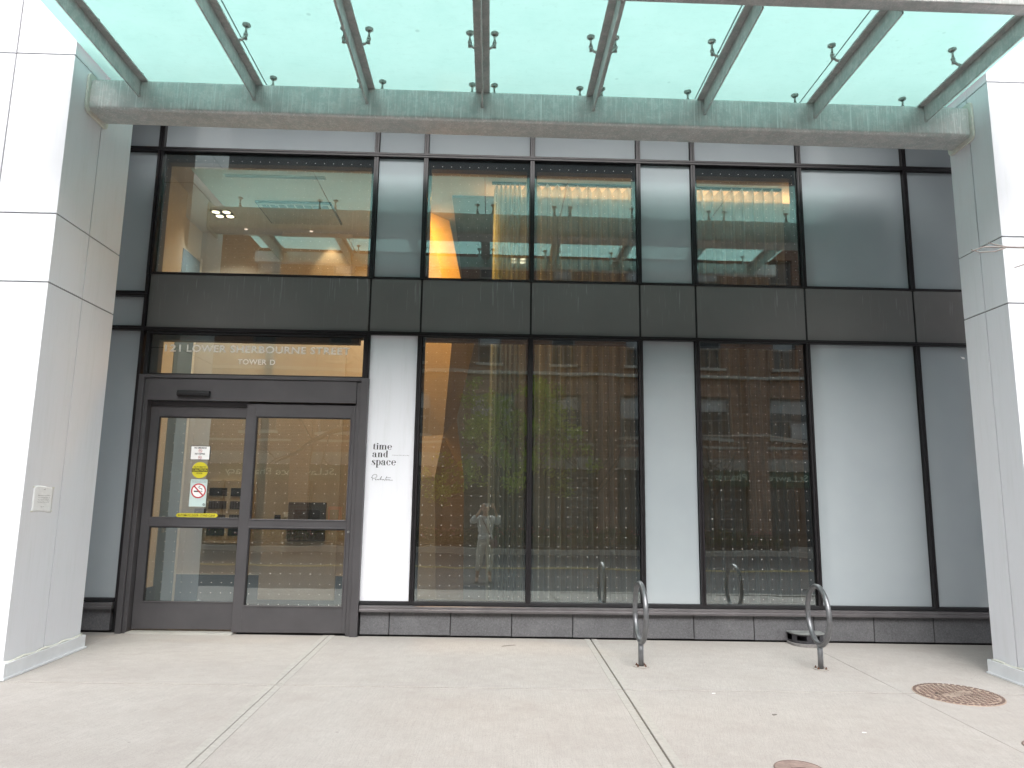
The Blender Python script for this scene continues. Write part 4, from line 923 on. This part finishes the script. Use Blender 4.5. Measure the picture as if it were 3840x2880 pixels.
fl_ = bpy.data.lights.new('amber_light', 'AREA'); fl_.size = 0.18; fl_.energy = 34; fl_.color = (1.0, 0.42, 0.05)
flo = bpy.data.objects.new('amber_light', fl_); COL.objects.link(flo); flo.location = (-0.75, 0.62, 4.80); flo.rotation_euler = (R(14), 0, 0)
# cove light above the dropped slab, seen warm through the curtain heads
cl_ = bpy.data.lights.new('cove_light', 'AREA'); cl_.shape = 'RECTANGLE'; cl_.size = 6.0; cl_.size_y = 0.12; cl_.energy = 20; cl_.color = (1.0, 0.50, 0.20)
clo = bpy.data.objects.new('cove_light', cl_); COL.objects.link(clo); clo.location = (3.0, 0.62, 4.62); clo.rotation_euler = (R(180 - 12), 0, 0)
# curtains
def curtain(x0, x1, z0, z1, label, per=0.115, amp=0.045, y=0.36, seed=1, bunch=0.0):
    rr = random.Random(seed); c = empty('curtain', ((x0 + x1) / 2, y, z0)); tag(c, label, 'curtain', 'grey sheer curtains inside the windows')
    n = int((x1 - x0) / per * 14); m = MB(); nz = 22; vs = []
    ph = 0; cols = []
    for i in range(n + 1):
        x = x0 + (x1 - x0) * i / n; p = per * (0.45 if (x - x0) < bunch else 1.0)
        ph += 2 * math.pi * ((x1 - x0) / n) / p; cols.append((x, ph))
    w = [(rr.uniform(0.5, 2), rr.uniform(0, 6)) for _ in range(3)]
    for j in range(nz + 1):
        t = j / nz; z = z0 + (z1 - z0) * t
        for x, p in cols:
            a = amp * (1 + 0.25 * math.sin(3 * z + x * 2)); yy = y + a * math.sin(p) + 0.02 * math.sin(w[0][0] * z + x * 4 + w[0][1])
            xx = x + 0.35 * amp * math.sin(2 * p + 0.5) * (0.4 + 0.6 * (1 - t))
            zz = z - (0.022 * (1 + math.sin(p)) if j == nz else 0)
            vs.append((xx, yy, zz))
    m.add(vs, [(j * (n + 1) + i, j * (n + 1) + i + 1, (j + 1) * (n + 1) + i + 1, (j + 1) * (n + 1) + i) for j in range(nz) for i in range(n)], 0, True)
    wpart(c, m, 'sheer_fabric', MT['curtain'])
    wpart(c, MB().box(x0 - 0.02, x1 + 0.02, y - 0.016, y + 0.016, z1 - 0.002, CZ_ - 0.001), 'track', MT['liner'])
curtain(-0.03, 1.66, 0.04, 4.875, 'grey sheer pleated curtain behind the wide pair of windows', seed=2, bunch=0.32)
curtain(2.02, 3.24, 0.04, 4.875, 'grey sheer pleated curtain behind the single window by the bait box', seed=5)

# ================================================================== ACROSS THE STREET (seen in the glass)
BY = -21.0
bb_ = empty('brick_building', (0, BY - 0.3, 0)); tag(bb_, 'dark red brick apartment building across the street, reflected in the glass', 'building')
wall = MB(); X0, X1, ZT = -25.2, 28.2, 12.4
PK = [-24.8 + 5.85 * k for k in range(10)]; PW = 0.38
rowsz = [(3.95, 5.6), (6.75, 8.4), (9.6, 11.2)]
def wins(r):
    out = []
    for p in PK[:-1]:
        a, b = p, p + 5.85
        if r == 0: out += [(a + .55, a + 2.25), (b - 2.35, b - 1.0)]
        else: out += [(a + .8, a + 1.7), (b - 2.15, b - 1.25)]
    return out
prev = 3.2
for r, (za, zb2) in enumerate(rowsz):
    wall.box(X0, X1, BY - 0.5, BY, prev, za); last = X0
    for (a, b) in wins(r): wall.box(last, a, BY - 0.5, BY, za, zb2); last = b
    wall.box(last, X1, BY - 0.5, BY, za, zb2); prev = zb2
wall.box(X0, X1, BY - 0.5, BY, prev, ZT)
wpart(bb_, wall, 'brick_wall', MT['brick'])
for p in PK: wpart(bb_, MB().box(p - PW, p + PW, BY - .499, BY + 0.16, -.12, ZT - .4), 'brick_pier', MT['brick'])
for z0, z1, o in ((6.33, 6.45, .19), (3.60, 3.68, .04), (12.1, 12.4, .25)):
    st = MB(); st.box(X0, X1, BY + 0.001, BY + o, z0, z1); wpart(bb_, st, 'stone_band', MT['sill_white'])
for p in PK[:-1]: wpart(bb_, MB().box(p + PW + .01, p + 5.85 - PW - .01, BY - 0.2, BY + 0.02, 2.74, 3.199), 'stone_lintel', MT['brick_stone'])
rr = random.Random(11)
for r, (za, zb2) in enumerate(rowsz):
    for (a, b) in wins(r):
        if not (-14 < a < 20): continue
        f = MB(); t_ = .06; mid = (a + b) / 2; zm = za + (zb2 - za) * .42
        f.box(a, a + t_, BY - .25, BY - .12, za, zb2); f.box(b - t_, b, BY - .25, BY - .12, za, zb2); f.box(a + t_, b - t_, BY - .25, BY - .12, zb2 - t_, zb2); f.box(a + t_, b - t_, BY - .25, BY - .12, za, za + t_)
        f.box(a + t_, b - t_, BY - .24, BY - .14, zm, zm + .05); f.box(mid - .025, mid + .025, BY - .24, BY - .13, za + t_, zm)
        w_ = wpart(bb_, f, 'window', MT['win_frame'])
        g_ = MB(); g_.box(a + t_, b - t_, BY - .20, BY - .19, za + t_, zb2 - t_, 0)
        if rr.random() < .8: g_.box(a + .07, b - .07, BY - .188, BY - .182, zm + .06 + rr.choice((0, 0, .3)), zb2 - .07, 1)
        if rr.random() < .5: g_.box(mid + .04, b - .07, BY - .188, BY - .182, za + .07, zm, 1)
        q = g_.build('pane', [MT['win_dark'], MT['blind']]); q.parent = w_; q.matrix_parent_inverse = Matrix.Identity(4)
        sl = MB().box(a - .08, b + .08, BY + 0.001, BY + .12, za - .09, za - .001); q = sl.build('sill', MT['sill_white']); q.parent = w_; q.matrix_parent_inverse = Matrix.Identity(4)
wpart(bb_, MB().box(X0, X1, BY - 0.56, BY - 0.502, -.12, ZT), 'inner_wall', MT['dark'])
for p in PK[:-1]:
    if not (-20 < p < 20): continue
    a, b = p + PW, p + 5.85 - PW; f = MB()
    n_ = 4
    for i in range(n_ + 1): x = a + (b - a - .08) * i / n_; f.box(x, x + .08, BY - .3, BY - .1, -.12, 2.73)
    f.box(a + .08, b - .08, BY - .29, BY - .11, -.12, .35)
    w_ = wpart(bb_, f, 'shopfront', MT['fence_iron']); q = MB().box(a + .01, b - .01, BY - .21, BY - .2, .36, 2.73).build('shop_pane', MT['win_dark']); q.parent = w_; q.matrix_parent_inverse = Matrix.Identity(4)
tb = empty('apartment_tower', (0, -48, 0)); tag(tb, 'tall grey apartment tower standing behind the brick building', 'building')
wpart(tb, MB().box(-70, 70, -60, -46, -.5, 30.5), 'tower_wall', MT['tower'])
for k in range(8):
    z = 3 + k * 3.3
    wpart(tb, MB().box(-70, 70, -45.999, -45.9, z, z + 1.7), 'window_strip', MT['win_dark'])
def shop_sign(x0, x1, z0, z1, txts, label, board, lt):
    s = empty('shop_sign', ((x0 + x1) / 2, BY + .05, z0)); tag(s, label, 'shop sign')
    wpart(s, MB().box(x0, x1, BY + 0.003, BY + 0.10, z0, z1), 'board', board)
    for (t, a, b, c, d) in txts:
        # front of the sign faces +y, so text runs towards -x
        text_mesh(t, a, b, c, d, 0, lt, 'lettering', s, rot=lambda p, A=a, B=b: (B - (p[0] - A), BY + 0.104, p[2]), bold=0.01)
for (a, lb) in ((7.9, 'long dark green pharmacy sign, the right one seen in the window glass'), (-10.25, 'long dark green pharmacy sign, the left one seen in the door glass')):
    shop_sign(a, a + 4.7, 2.10, 2.72, [("St.Lawrence Pharmacy", a + .2, a + 4.3, 2.24, 2.58)], lb, MT['sign_green'], MT['letter'])
shop_sign(16.62, 19.1, 2.42, 3.05, [("ALTERATION", 16.8, 18.9, 2.5, 2.78)], 'pale alteration shop sign reflected at the right end of the glass', MT['sign_pale'], MT['letter_dark'])
rb = empty('newspaper_box', (-5.6, -19.9, -.12)); tag(rb, 'red street box on the far pavement', 'newspaper box'); wpart(rb, MB().box(-5.85, -5.4, -20.1, -19.75, 0.25, 1.15), 'cabinet', MT['red_box'], bevel=.02); wpart(rb, MB().box(-5.75, -5.5, -20.0, -19.85, -.12, .25), 'stand', MT['fence_iron']); wpart(rb, MB().box(-5.78, -5.47, -19.749, -19.74, .7, 1.05), 'window', MT['win_dark'])
# planter fence
pf = empty('planter_fence', (-3, -18.0, -.1)); tag(pf, 'low black iron fence along the far planting bed', 'fence')
m = MB(); x = -16
m.box(-16, 10.3, -17.99, -17.97, 0.36, 0.385); m.box(-16, 10.3, -17.99, -17.97, 0.0, 0.02)
while x < 10.3:
    m.box(x, x + .016, -17.988, -17.972, -.12, 0.44); x += 0.15
wpart(pf, m, 'railing', MT['fence_iron'])
def leaves(m, c, rad, n, size, rr, flat=0.7):
    for _ in range(n):
        v = Vector((rr.gauss(0, 1), rr.gauss(0, 1), rr.gauss(0, 1))); v.normalize(); v *= rad * rr.random() ** 0.45; v.z *= flat
        p = Vector(c) + v; a = Vector((rr.uniform(-1, 1), rr.uniform(-1, 1), rr.uniform(-1, .3))).normalized(); b = a.cross(Vector((rr.uniform(-1, 1), rr.uniform(-1, 1), rr.uniform(-1, 1)))).normalized()
        s_ = size * rr.uniform(.6, 1.3); m.add([p - a * s_, p + b * s_ * .45, p + a * s_, p - b * s_ * .45], [(0, 1, 2, 3)])
m = MB(); rr = random.Random(4)
for i in range(420): leaves(m, (rr.uniform(-16, 10), rr.uniform(-19.3, -18.1), rr.uniform(0.02, 0.40)), 0.24, 26, 0.06, rr)
tag(m.build('flower_bed_planting', MT['shrub']), 'low green and pink bedding plants behind the iron fence', kind='stuff')
m = MB()
for i in range(260):
    x_, y_, z_ = rr.uniform(-16, 10), rr.uniform(-19.2, -18.2), rr.uniform(0.2, 0.5); leaves(m, (x_, y_, z_), 0.06, 5, 0.05, rr)
tag(m.build('bedding_flowers', MT['flower']), 'pink bedding flowers', kind='stuff')

# trees: recursive limbs
def limbs(m, p, d, r, L, depth, rr, tips, bend=0.25, up=0.12):
    pts = [p]; rad = [r]; q = p.copy(); dd = d.copy(); n = 5
    for i in range(n):
        dd = (dd + Vector((rr.uniform(-1, 1), rr.uniform(-1, 1), rr.uniform(-1, 1))) * bend * 0.5 + Vector((0, 0, up * .4))).normalized()
        q = q + dd * L / n; pts.append(q.copy()); rad.append(r * (1 - 0.42 * (i + 1) / n))
    m.tube(pts, rad, 7 if r > 0.02 else 5)
    if depth == 0: tips.append((q, dd)); return
    for k in range(rr.choice((2, 3, 3))):
        i = rr.randint(2, n); ax = Vector((rr.uniform(-1, 1), rr.uniform(-1, 1), rr.uniform(-.4, 1))).normalized()
        limbs(m, pts[i], (dd * 0.75 + ax * 0.75).normalized(), rad[i] * 0.72, L * rr.uniform(.6, .8), depth - 1, rr, tips, bend, up)
def tree(x, y, z, h, label, seed, leafy=0, depth=4, r=0.11, spread=1.0, group=None, name='bare_tree', L=None, lean=(0, 0), tf=.38):
    rr = random.Random(seed); t = empty(name, (x, y, z)); tag(t, label, 'tree', group)
    m = MB(); tips = []; base = Vector((x, y, z)); top = base + Vector((lean[0], lean[1], h * tf))
    m.tube([base, base.lerp(top, .5) + Vector((.03, 0, 0)), top], [r, r * .85, r * .75], 10)
    if leafy:
        for k in range(4):
            a = 2 * math.pi * k / 4 + .5
            limbs(m, base.lerp(top, .75), Vector((math.cos(a), math.sin(a), .12)).normalized(), r * .4, (L or 1.5) * .95, depth - 1, rr, tips, .25, -.03)
    for k in range(5):
        a = 2 * math.pi * k / 5 + rr.uniform(-.4, .4)
        limbs(m, base.lerp(top, .72 + .07 * k), Vector((math.cos(a) * .8 * spread, math.sin(a) * .8 * spread, .75)).normalized(), r * .5, (L or h * .26), depth - 1, rr, tips)
    limbs(m, top, Vector((0, 0, 1)), r * .7, (L or h * .26), depth - 1, rr, tips)
    wpart(t, m, 'trunk', MT['bark'])
    if leafy:
        c = MB()
        for q, d in tips: leaves(c, q, 0.36, leafy, 0.085, rr, .8)
        wpart(t, c, 'crown', MT['leaf'])
    return t
tree(0.75, -18.7, -.12, 7.0, 'leafy spring green street tree reflected in the middle window', 21, leafy=34, depth=4, r=.13, spread=1.25, tf=.30, L=1.75, name='leafy_tree', group='street trees across the road')
tree(7.9, -18.7, -.12, 5.6, 'small bare street tree reflected in the window behind the far bike rack', 8, depth=5, r=.07, group='street trees across the road')
tree(3.6, -18.9, -.12, 6.0, 'thin bare street tree reflected right of the leafy one', 15, depth=5, r=.05, group='street trees across the road')
# near street tree left of the camera whose big limb shows in the door glass
t = empty('bare_tree', (-1.95, -6.0, RD)); tag(t, 'bare street tree with one heavy limb, reflected in the door glass', 'tree')
# near bare tree to the right whose twigs reach into the picture
nt_ = MB(); rr = random.Random(5); tips = []
nt_.tube([(-2.1, -5.75, -.12), (-2.08, -5.75, 1.4), (-2.12, -5.75, 2.9), (-2.2, -5.75, 4.2)], [.10, .085, .075, .06], 10)
nt_.tube([(-2.10, -5.75, 2.55), (-2.5, -5.78, 2.62), (-2.85, -5.8, 2.55), (-3.2, -5.8, 2.38), (-3.5, -5.8, 2.15), (-3.85, -5.8, 1.98)], [.055, .05, .05, .042, .03, .014], 8)
for p, d, r_ in (((-3.2, -5.8, 2.38), (-.6, -.2, .5), .016), ((-2.85, -5.8, 2.55), (-.4, -.4, -.5), .015), ((-3.5, -5.8, 2.15), (-.7, 0, -.1), .014), ((-2.5, -5.78, 2.62), (-.5, -.3, .7), .02), ((-2.12, -5.75, 3.0), (-.7, -.5, .5), .03), ((-2.15, -5.75, 3.6), (-.5, -.6, .7), .03)):
    limbs(nt_, Vector(p), Vector(d).normalized(), r_, .62, 2, rr, tips, .45, 0.0)
t.location = (-2.1, -5.75, -.12); wpart(t, nt_, 'trunk', MT['bark'])
# right twig
tw = empty('bare_tree', (6.7, -5.0, -.13)); tag(tw, 'bare young tree whose fine twigs cross the right white column', 'tree')
m = MB(); m.tube([(6.7, -5.0, -.13), (6.68, -5.0, 1.2), (6.6, -4.95, 2.3), (6.55, -4.9, 3.6)], [.05, .045, .038, .022], 10)
m.tube([(6.6, -4.95, 2.1), (5.8, -4.85, 2.36), (4.6, -4.75, 2.50), (3.4, -4.65, 2.47), (2.6, -4.6, 2.43), (2.275, -4.6, 2.41), (2.10, -4.6, 2.409), (2.04, -4.6, 2.387)], [.024, .019, .014, .009, .006, .0042, .003, .002], 7)
for a in ([(2.275, -4.6, 2.41), (2.2, -4.6, 2.412), (2.149, -4.6, 2.42), (2.12, -4.6, 2.428)], [(2.2, -4.6, 2.411), (2.15, -4.6, 2.39), (2.08, -4.6, 2.384), (2.042, -4.6, 2.395)], [(2.6, -4.6, 2.43), (2.4, -4.6, 2.37), (2.267, -4.6, 2.334), (2.224, -4.6, 2.319)]):
    m.tube(a, [.004, .003, .0026, .0018], 5)
rr = random.Random(9); tips = []
for p, d in (((6.6, -4.95, 2.6), (.6, -.4, .6)), ((6.57, -4.9, 3.0), (.5, .4, .7)), ((6.55, -4.9, 3.5), (.1, -.5, .9))): limbs(m, Vector(p), Vector(d).normalized(), .018, .7, 3, rr, tips, .3)
wpart(tw, m, 'trunk', MT['twig'])

# ================================================================== PERSON TAKING THE PHOTOGRAPH
def skin(name, verts, edges, mat, parent, sub=2, root=0):
    me = bpy.data.meshes.new(name); me.from_pydata([v[:3] for v in verts], edges, []); me.update()
    o = bpy.data.objects.new(name, me); COL.objects.link(o)
    sl = me.skin_vertices.new(name='') if hasattr(me.skin_vertices, 'new') else None
    md = o.modifiers.new('skin', 'SKIN'); md.use_smooth_shade = True
    if not me.skin_vertices: 
        bpy.context.view_layer.objects.active = o
    data = me.skin_vertices[0].data
    for i, v in enumerate(verts):
        r = v[3]; data[i].radius = (r, v[4] if len(v) > 4 else r); data[i].use_root = (i == root)
    s = o.modifiers.new('sub', 'SUBSURF'); s.levels = sub; s.render_levels = sub
    me.materials.append(mat)
    if parent is not None: local(parent, o)
    return o
def ell(m, c, r, n=16, k=10, f=None, mi=0):
    vs = []
    for j in range(k + 1):
        ph = math.pi * j / k - math.pi / 2
        for i in range(n):
            th_ = 2 * math.pi * i / n; p = Vector((math.cos(ph) * math.cos(th_), math.cos(ph) * math.sin(th_), math.sin(ph)))
            q = (c[0] + r[0] * p.x, c[1] + r[1] * p.y, c[2] + r[2] * p.z)
            if f: q = f(q, p)
            vs.append(q)
    m.add(vs, [(j * n + i, j * n + (i + 1) % n, (j + 1) * n + (i + 1) % n, (j + 1) * n + i) for j in range(k) for i in range(n)], mi, True)
PX, PY, PZ = -0.10, -7.98, RD + 0.03
per = empty('person', (PX, PY, PZ)); tag(per, 'person in pale sweater and cream trousers holding up a phone, reflected in the glass', 'person')
V_ = []; E_ = []
def vadd(x, y, z, r, r2=None, link=None):
    V_.append((PX + x, PY + y, PZ + z, r, r2 or r)); i = len(V_) - 1
    if link is not None: E_.append((link, i))
    return i
pel = vadd(0, 0, .86, .125, .095)
wst = vadd(0, 0, 1.02, .115, .085, pel); ch = vadd(0, .0, 1.20, .135, .095, wst); nk = vadd(0, .0, 1.32, .060, .055, ch); hd0 = vadd(0, .01, 1.385, .048, .05, nk); hd = vadd(0, .03, 1.46, .070, .080, hd0); hd1 = vadd(0, .03, 1.53, .060, .072, hd)
hands = {}
for s in (-1, 1):
    hip = vadd(s * .085, 0, .80, .085, .085, pel); kn = vadd(s * .10 - .01, .015, .46, .055, .055, hip); cf = vadd(s * .115 - .015, -.01, .32, .050, .050, kn); an = vadd(s * .13 - .02, -.015, .09, .031, .034, cf); ft = vadd(s * .135 - .02, .05, .045, .033, .026, an); toe = vadd(s * .145 - .02, .13, .028, .030, .018, ft)
    sh = vadd(s * .15, 0, 1.275, .055, .055, ch); el = vadd(s * .265, .10, 1.20, .042, .042, sh); wr = vadd(s * .145 + .045, .245, 1.47, .024, .022, el)
    pm = vadd(s * .118 + .04, .275, 1.535, .032, .018, wr); hands[s] = pm
body = skin('body', V_, E_, MT['skin'], per, 2, pel)
# head details: nose, eyes, mouth, ears as one face mesh shell joined over the head
hm = MB(); HC = (PX, PY + .035, PZ + 1.475)
def headf(q, p):
    x, y, z = q
    if p.y > 0.3 and abs(p.x) < .35: y += .012 * max(0, 1 - abs(p.x) / .25) * max(0, 1 - abs(p.z + .05) / .22)   # nose
    if p.z < -.3: x = HC[0] + (x - HC[0]) * .86
    if p.y > .5 and .15 < abs(p.x) < .55 and .0 < p.z < .28: y -= .006     # eye sockets
    return (x, y, z)
ell(hm, HC, (.074, .092, .108), 28, 22, headf)
for s in (-1, 1):
    ell(hm, (HC[0] + s * .075, HC[1] - .005, HC[2] - .005), (.010, .018, .028), 10, 8)
    ell(hm, (HC[0] + s * .028, HC[1] + .083, HC[2] + .012), (.011, .006, .006), 10, 8, None, 1)
ell(hm, (HC[0], HC[1] + .088, HC[2] - .052), (.020, .006, .005), 10, 6, None, 2)
wpart(per, hm, 'head', [MT['skin'], MT['ink'], MT['red']])
hr = MB()
def hairf(q, p):
    x, y, z = q
    if p.y > .35 and p.z < .55: y = HC[1] + .35 * .1 - .03
    return (x, y, z)
ell(hr, (HC[0], HC[1] - .012, HC[2] + .012), (.088, .098, .112), 26, 18, hairf); ell(hr, (HC[0], HC[1] - .075, HC[2] - .075), (.070, .045, .075), 16, 10)
wpart(per, hr, 'hair', MT['hair'])
# sweater, trousers as cloth skins a little larger than the body
def sub_skin(name, lst, mat, grow, root=0):
    vs = []; es = []
    for (x, y, z, r, r2, link) in lst:
        vs.append((PX + x, PY + y, PZ + z, r + grow, r2 + grow)); 
        if link is not None: es.append((link, len(vs) - 1))
    return skin(name, vs, es, mat, per, 2, root)
sw_ = [(0, 0, .93, .160, .118, None), (0, 0, .81, .172, .128, 0), (0, 0, 1.08, .140, .100, 0), (0, 0, 1.22, .145, .105, 2), (0, .0, 1.315, .066, .062, 3)]
for s in (-1, 1): sw_ += [(s * .155, 0, 1.275, .072, .072, 3), (s * .275, .10, 1.205, .070, .068, len(sw_)), (s * .215 + .02, .18, 1.345, .050, .048, len(sw_) + 1)]
sub_skin('sweater', sw_, MT['sweater'], .004, 2)
tr_ = [(0, 0, .86, .128, .100, None), (0, 0, .97, .112, .088, 0)]
for s in (-1, 1): b0 = len(tr_); tr_ += [(s * .088, 0, .76, .098, .095, 0), (s * .10 - .01, .015, .46, .075, .073, b0), (s * .115 - .015, -.005, .22, .060, .060, b0 + 1)]
sub_skin('trousers', tr_, MT['trousers'], .004)
for s in (-1, 1):
    m = MB(); cx_ = PX + s * .14 - .02
    ell(m, (cx_, PY + .05, PZ + .012), (.045, .120, .034), 16, 10, lambda q, p: (q[0], q[1], max(q[2], PZ - .022)))
    wpart(per, m, 'shoe', MT['shoe'])
# hands: palms belong to the body; fingers curl behind and over the phone's ends
PHX0, PHX1, PHY, PHZ0, PHZ1 = -0.130, 0.024, -7.625, 1.247, 1.322
for s in (-1, 1):
    px_ = PHX0 if s < 0 else PHX1 + .004; base = Vector((PX + s * .118 + .04, PY + .275, PZ + 1.535))
    m = MB()
    ell(m, (px_ + s * .026, PHY - .038, 1.272), (.020, .036, .042), 14, 10)
    palm = Vector((px_ + s * .026, PHY - .030, 1.275))
    m.tube([base - Vector((0, .03, .03)), palm], [.024, .022], 10)
    for j, (dz, ln) in enumerate(((.034, .058), (.014, .066), (-.006, .062), (-.026, .048))):
        r_ = .0085 - .0005 * j; z = 1.272 + dz
        m.tube([palm + Vector((0, 0, dz * .8)), (px_ + s * .022, PHY + .004, z), (px_ + s * .010, PHY + .013, z + .002), (px_ - s * (ln - .045), PHY + .0125, z + .001), (px_ - s * (ln - .040), PHY + .0105, z)], [r_, r_, r_ * .95, r_ * .85, r_ * .4], 8)
    m.tube([palm + Vector((0, -.01, -.02)), (px_ + s * .012, PHY - .024, 1.236), (px_ - s * .012, PHY - .014, 1.238), (px_ - s * .026, PHY - .0115, 1.246)], [.011, .0105, .010, .006], 8)
    wpart(per, m, 'hand', MT['skin'])
ph = empty('smartphone', ((PHX0 + PHX1) / 2, PHY, PHZ0)); tag(ph, 'silver smartphone held sideways in both hands of the reflected person', 'phone')
wpart(ph, MB().box(PHX0, PHX1, PHY - .004, PHY + .004, PHZ0, PHZ1), 'phone_case', MT['phone'], bevel=.002)
m = MB(); m.cyl((PHX1 - .020, PHY + .0041, PHZ1 - .018), .007, .002, 14, 0, 'y'); m.cyl((PHX1 - .020, PHY + .0041, PHZ1 - .040), .007, .002, 14, 0, 'y'); wpart(ph, m, 'lens', MT['ink'])
wpart(ph, MB().box(PHX0 + .004, PHX1 - .004, PHY - .0052, PHY - .0041, PHZ0 + .004, PHZ1 - .004), 'display', MT['dark'])
hb = empty('handbag', (PX + .16, PY + .06, PZ + .80)); tag(hb, 'maroon crossbody handbag worn by the reflected person', 'handbag')
m = MB(); m.prism([(PX + .10, PZ + .86), (PX + .24, PZ + .86), (PX + .26, PZ + .80), (PX + .24, PZ + .70), (PX + .12, PZ + .70), (PX + .09, PZ + .80)], PY + .10, PY + .17, 'xz'); wpart(hb, m, 'bag_body', MT['bag'], bevel=.015)
m = MB(); m.tube([(PX - .07, PY + .02, PZ + 1.32), (PX - .04, PY + .115, PZ + 1.24), (PX + .05, PY + .135, PZ + 1.05), (PX + .12, PY + .140, PZ + .87)], .010, 8); wpart(hb, m, 'strap', MT['bag'])
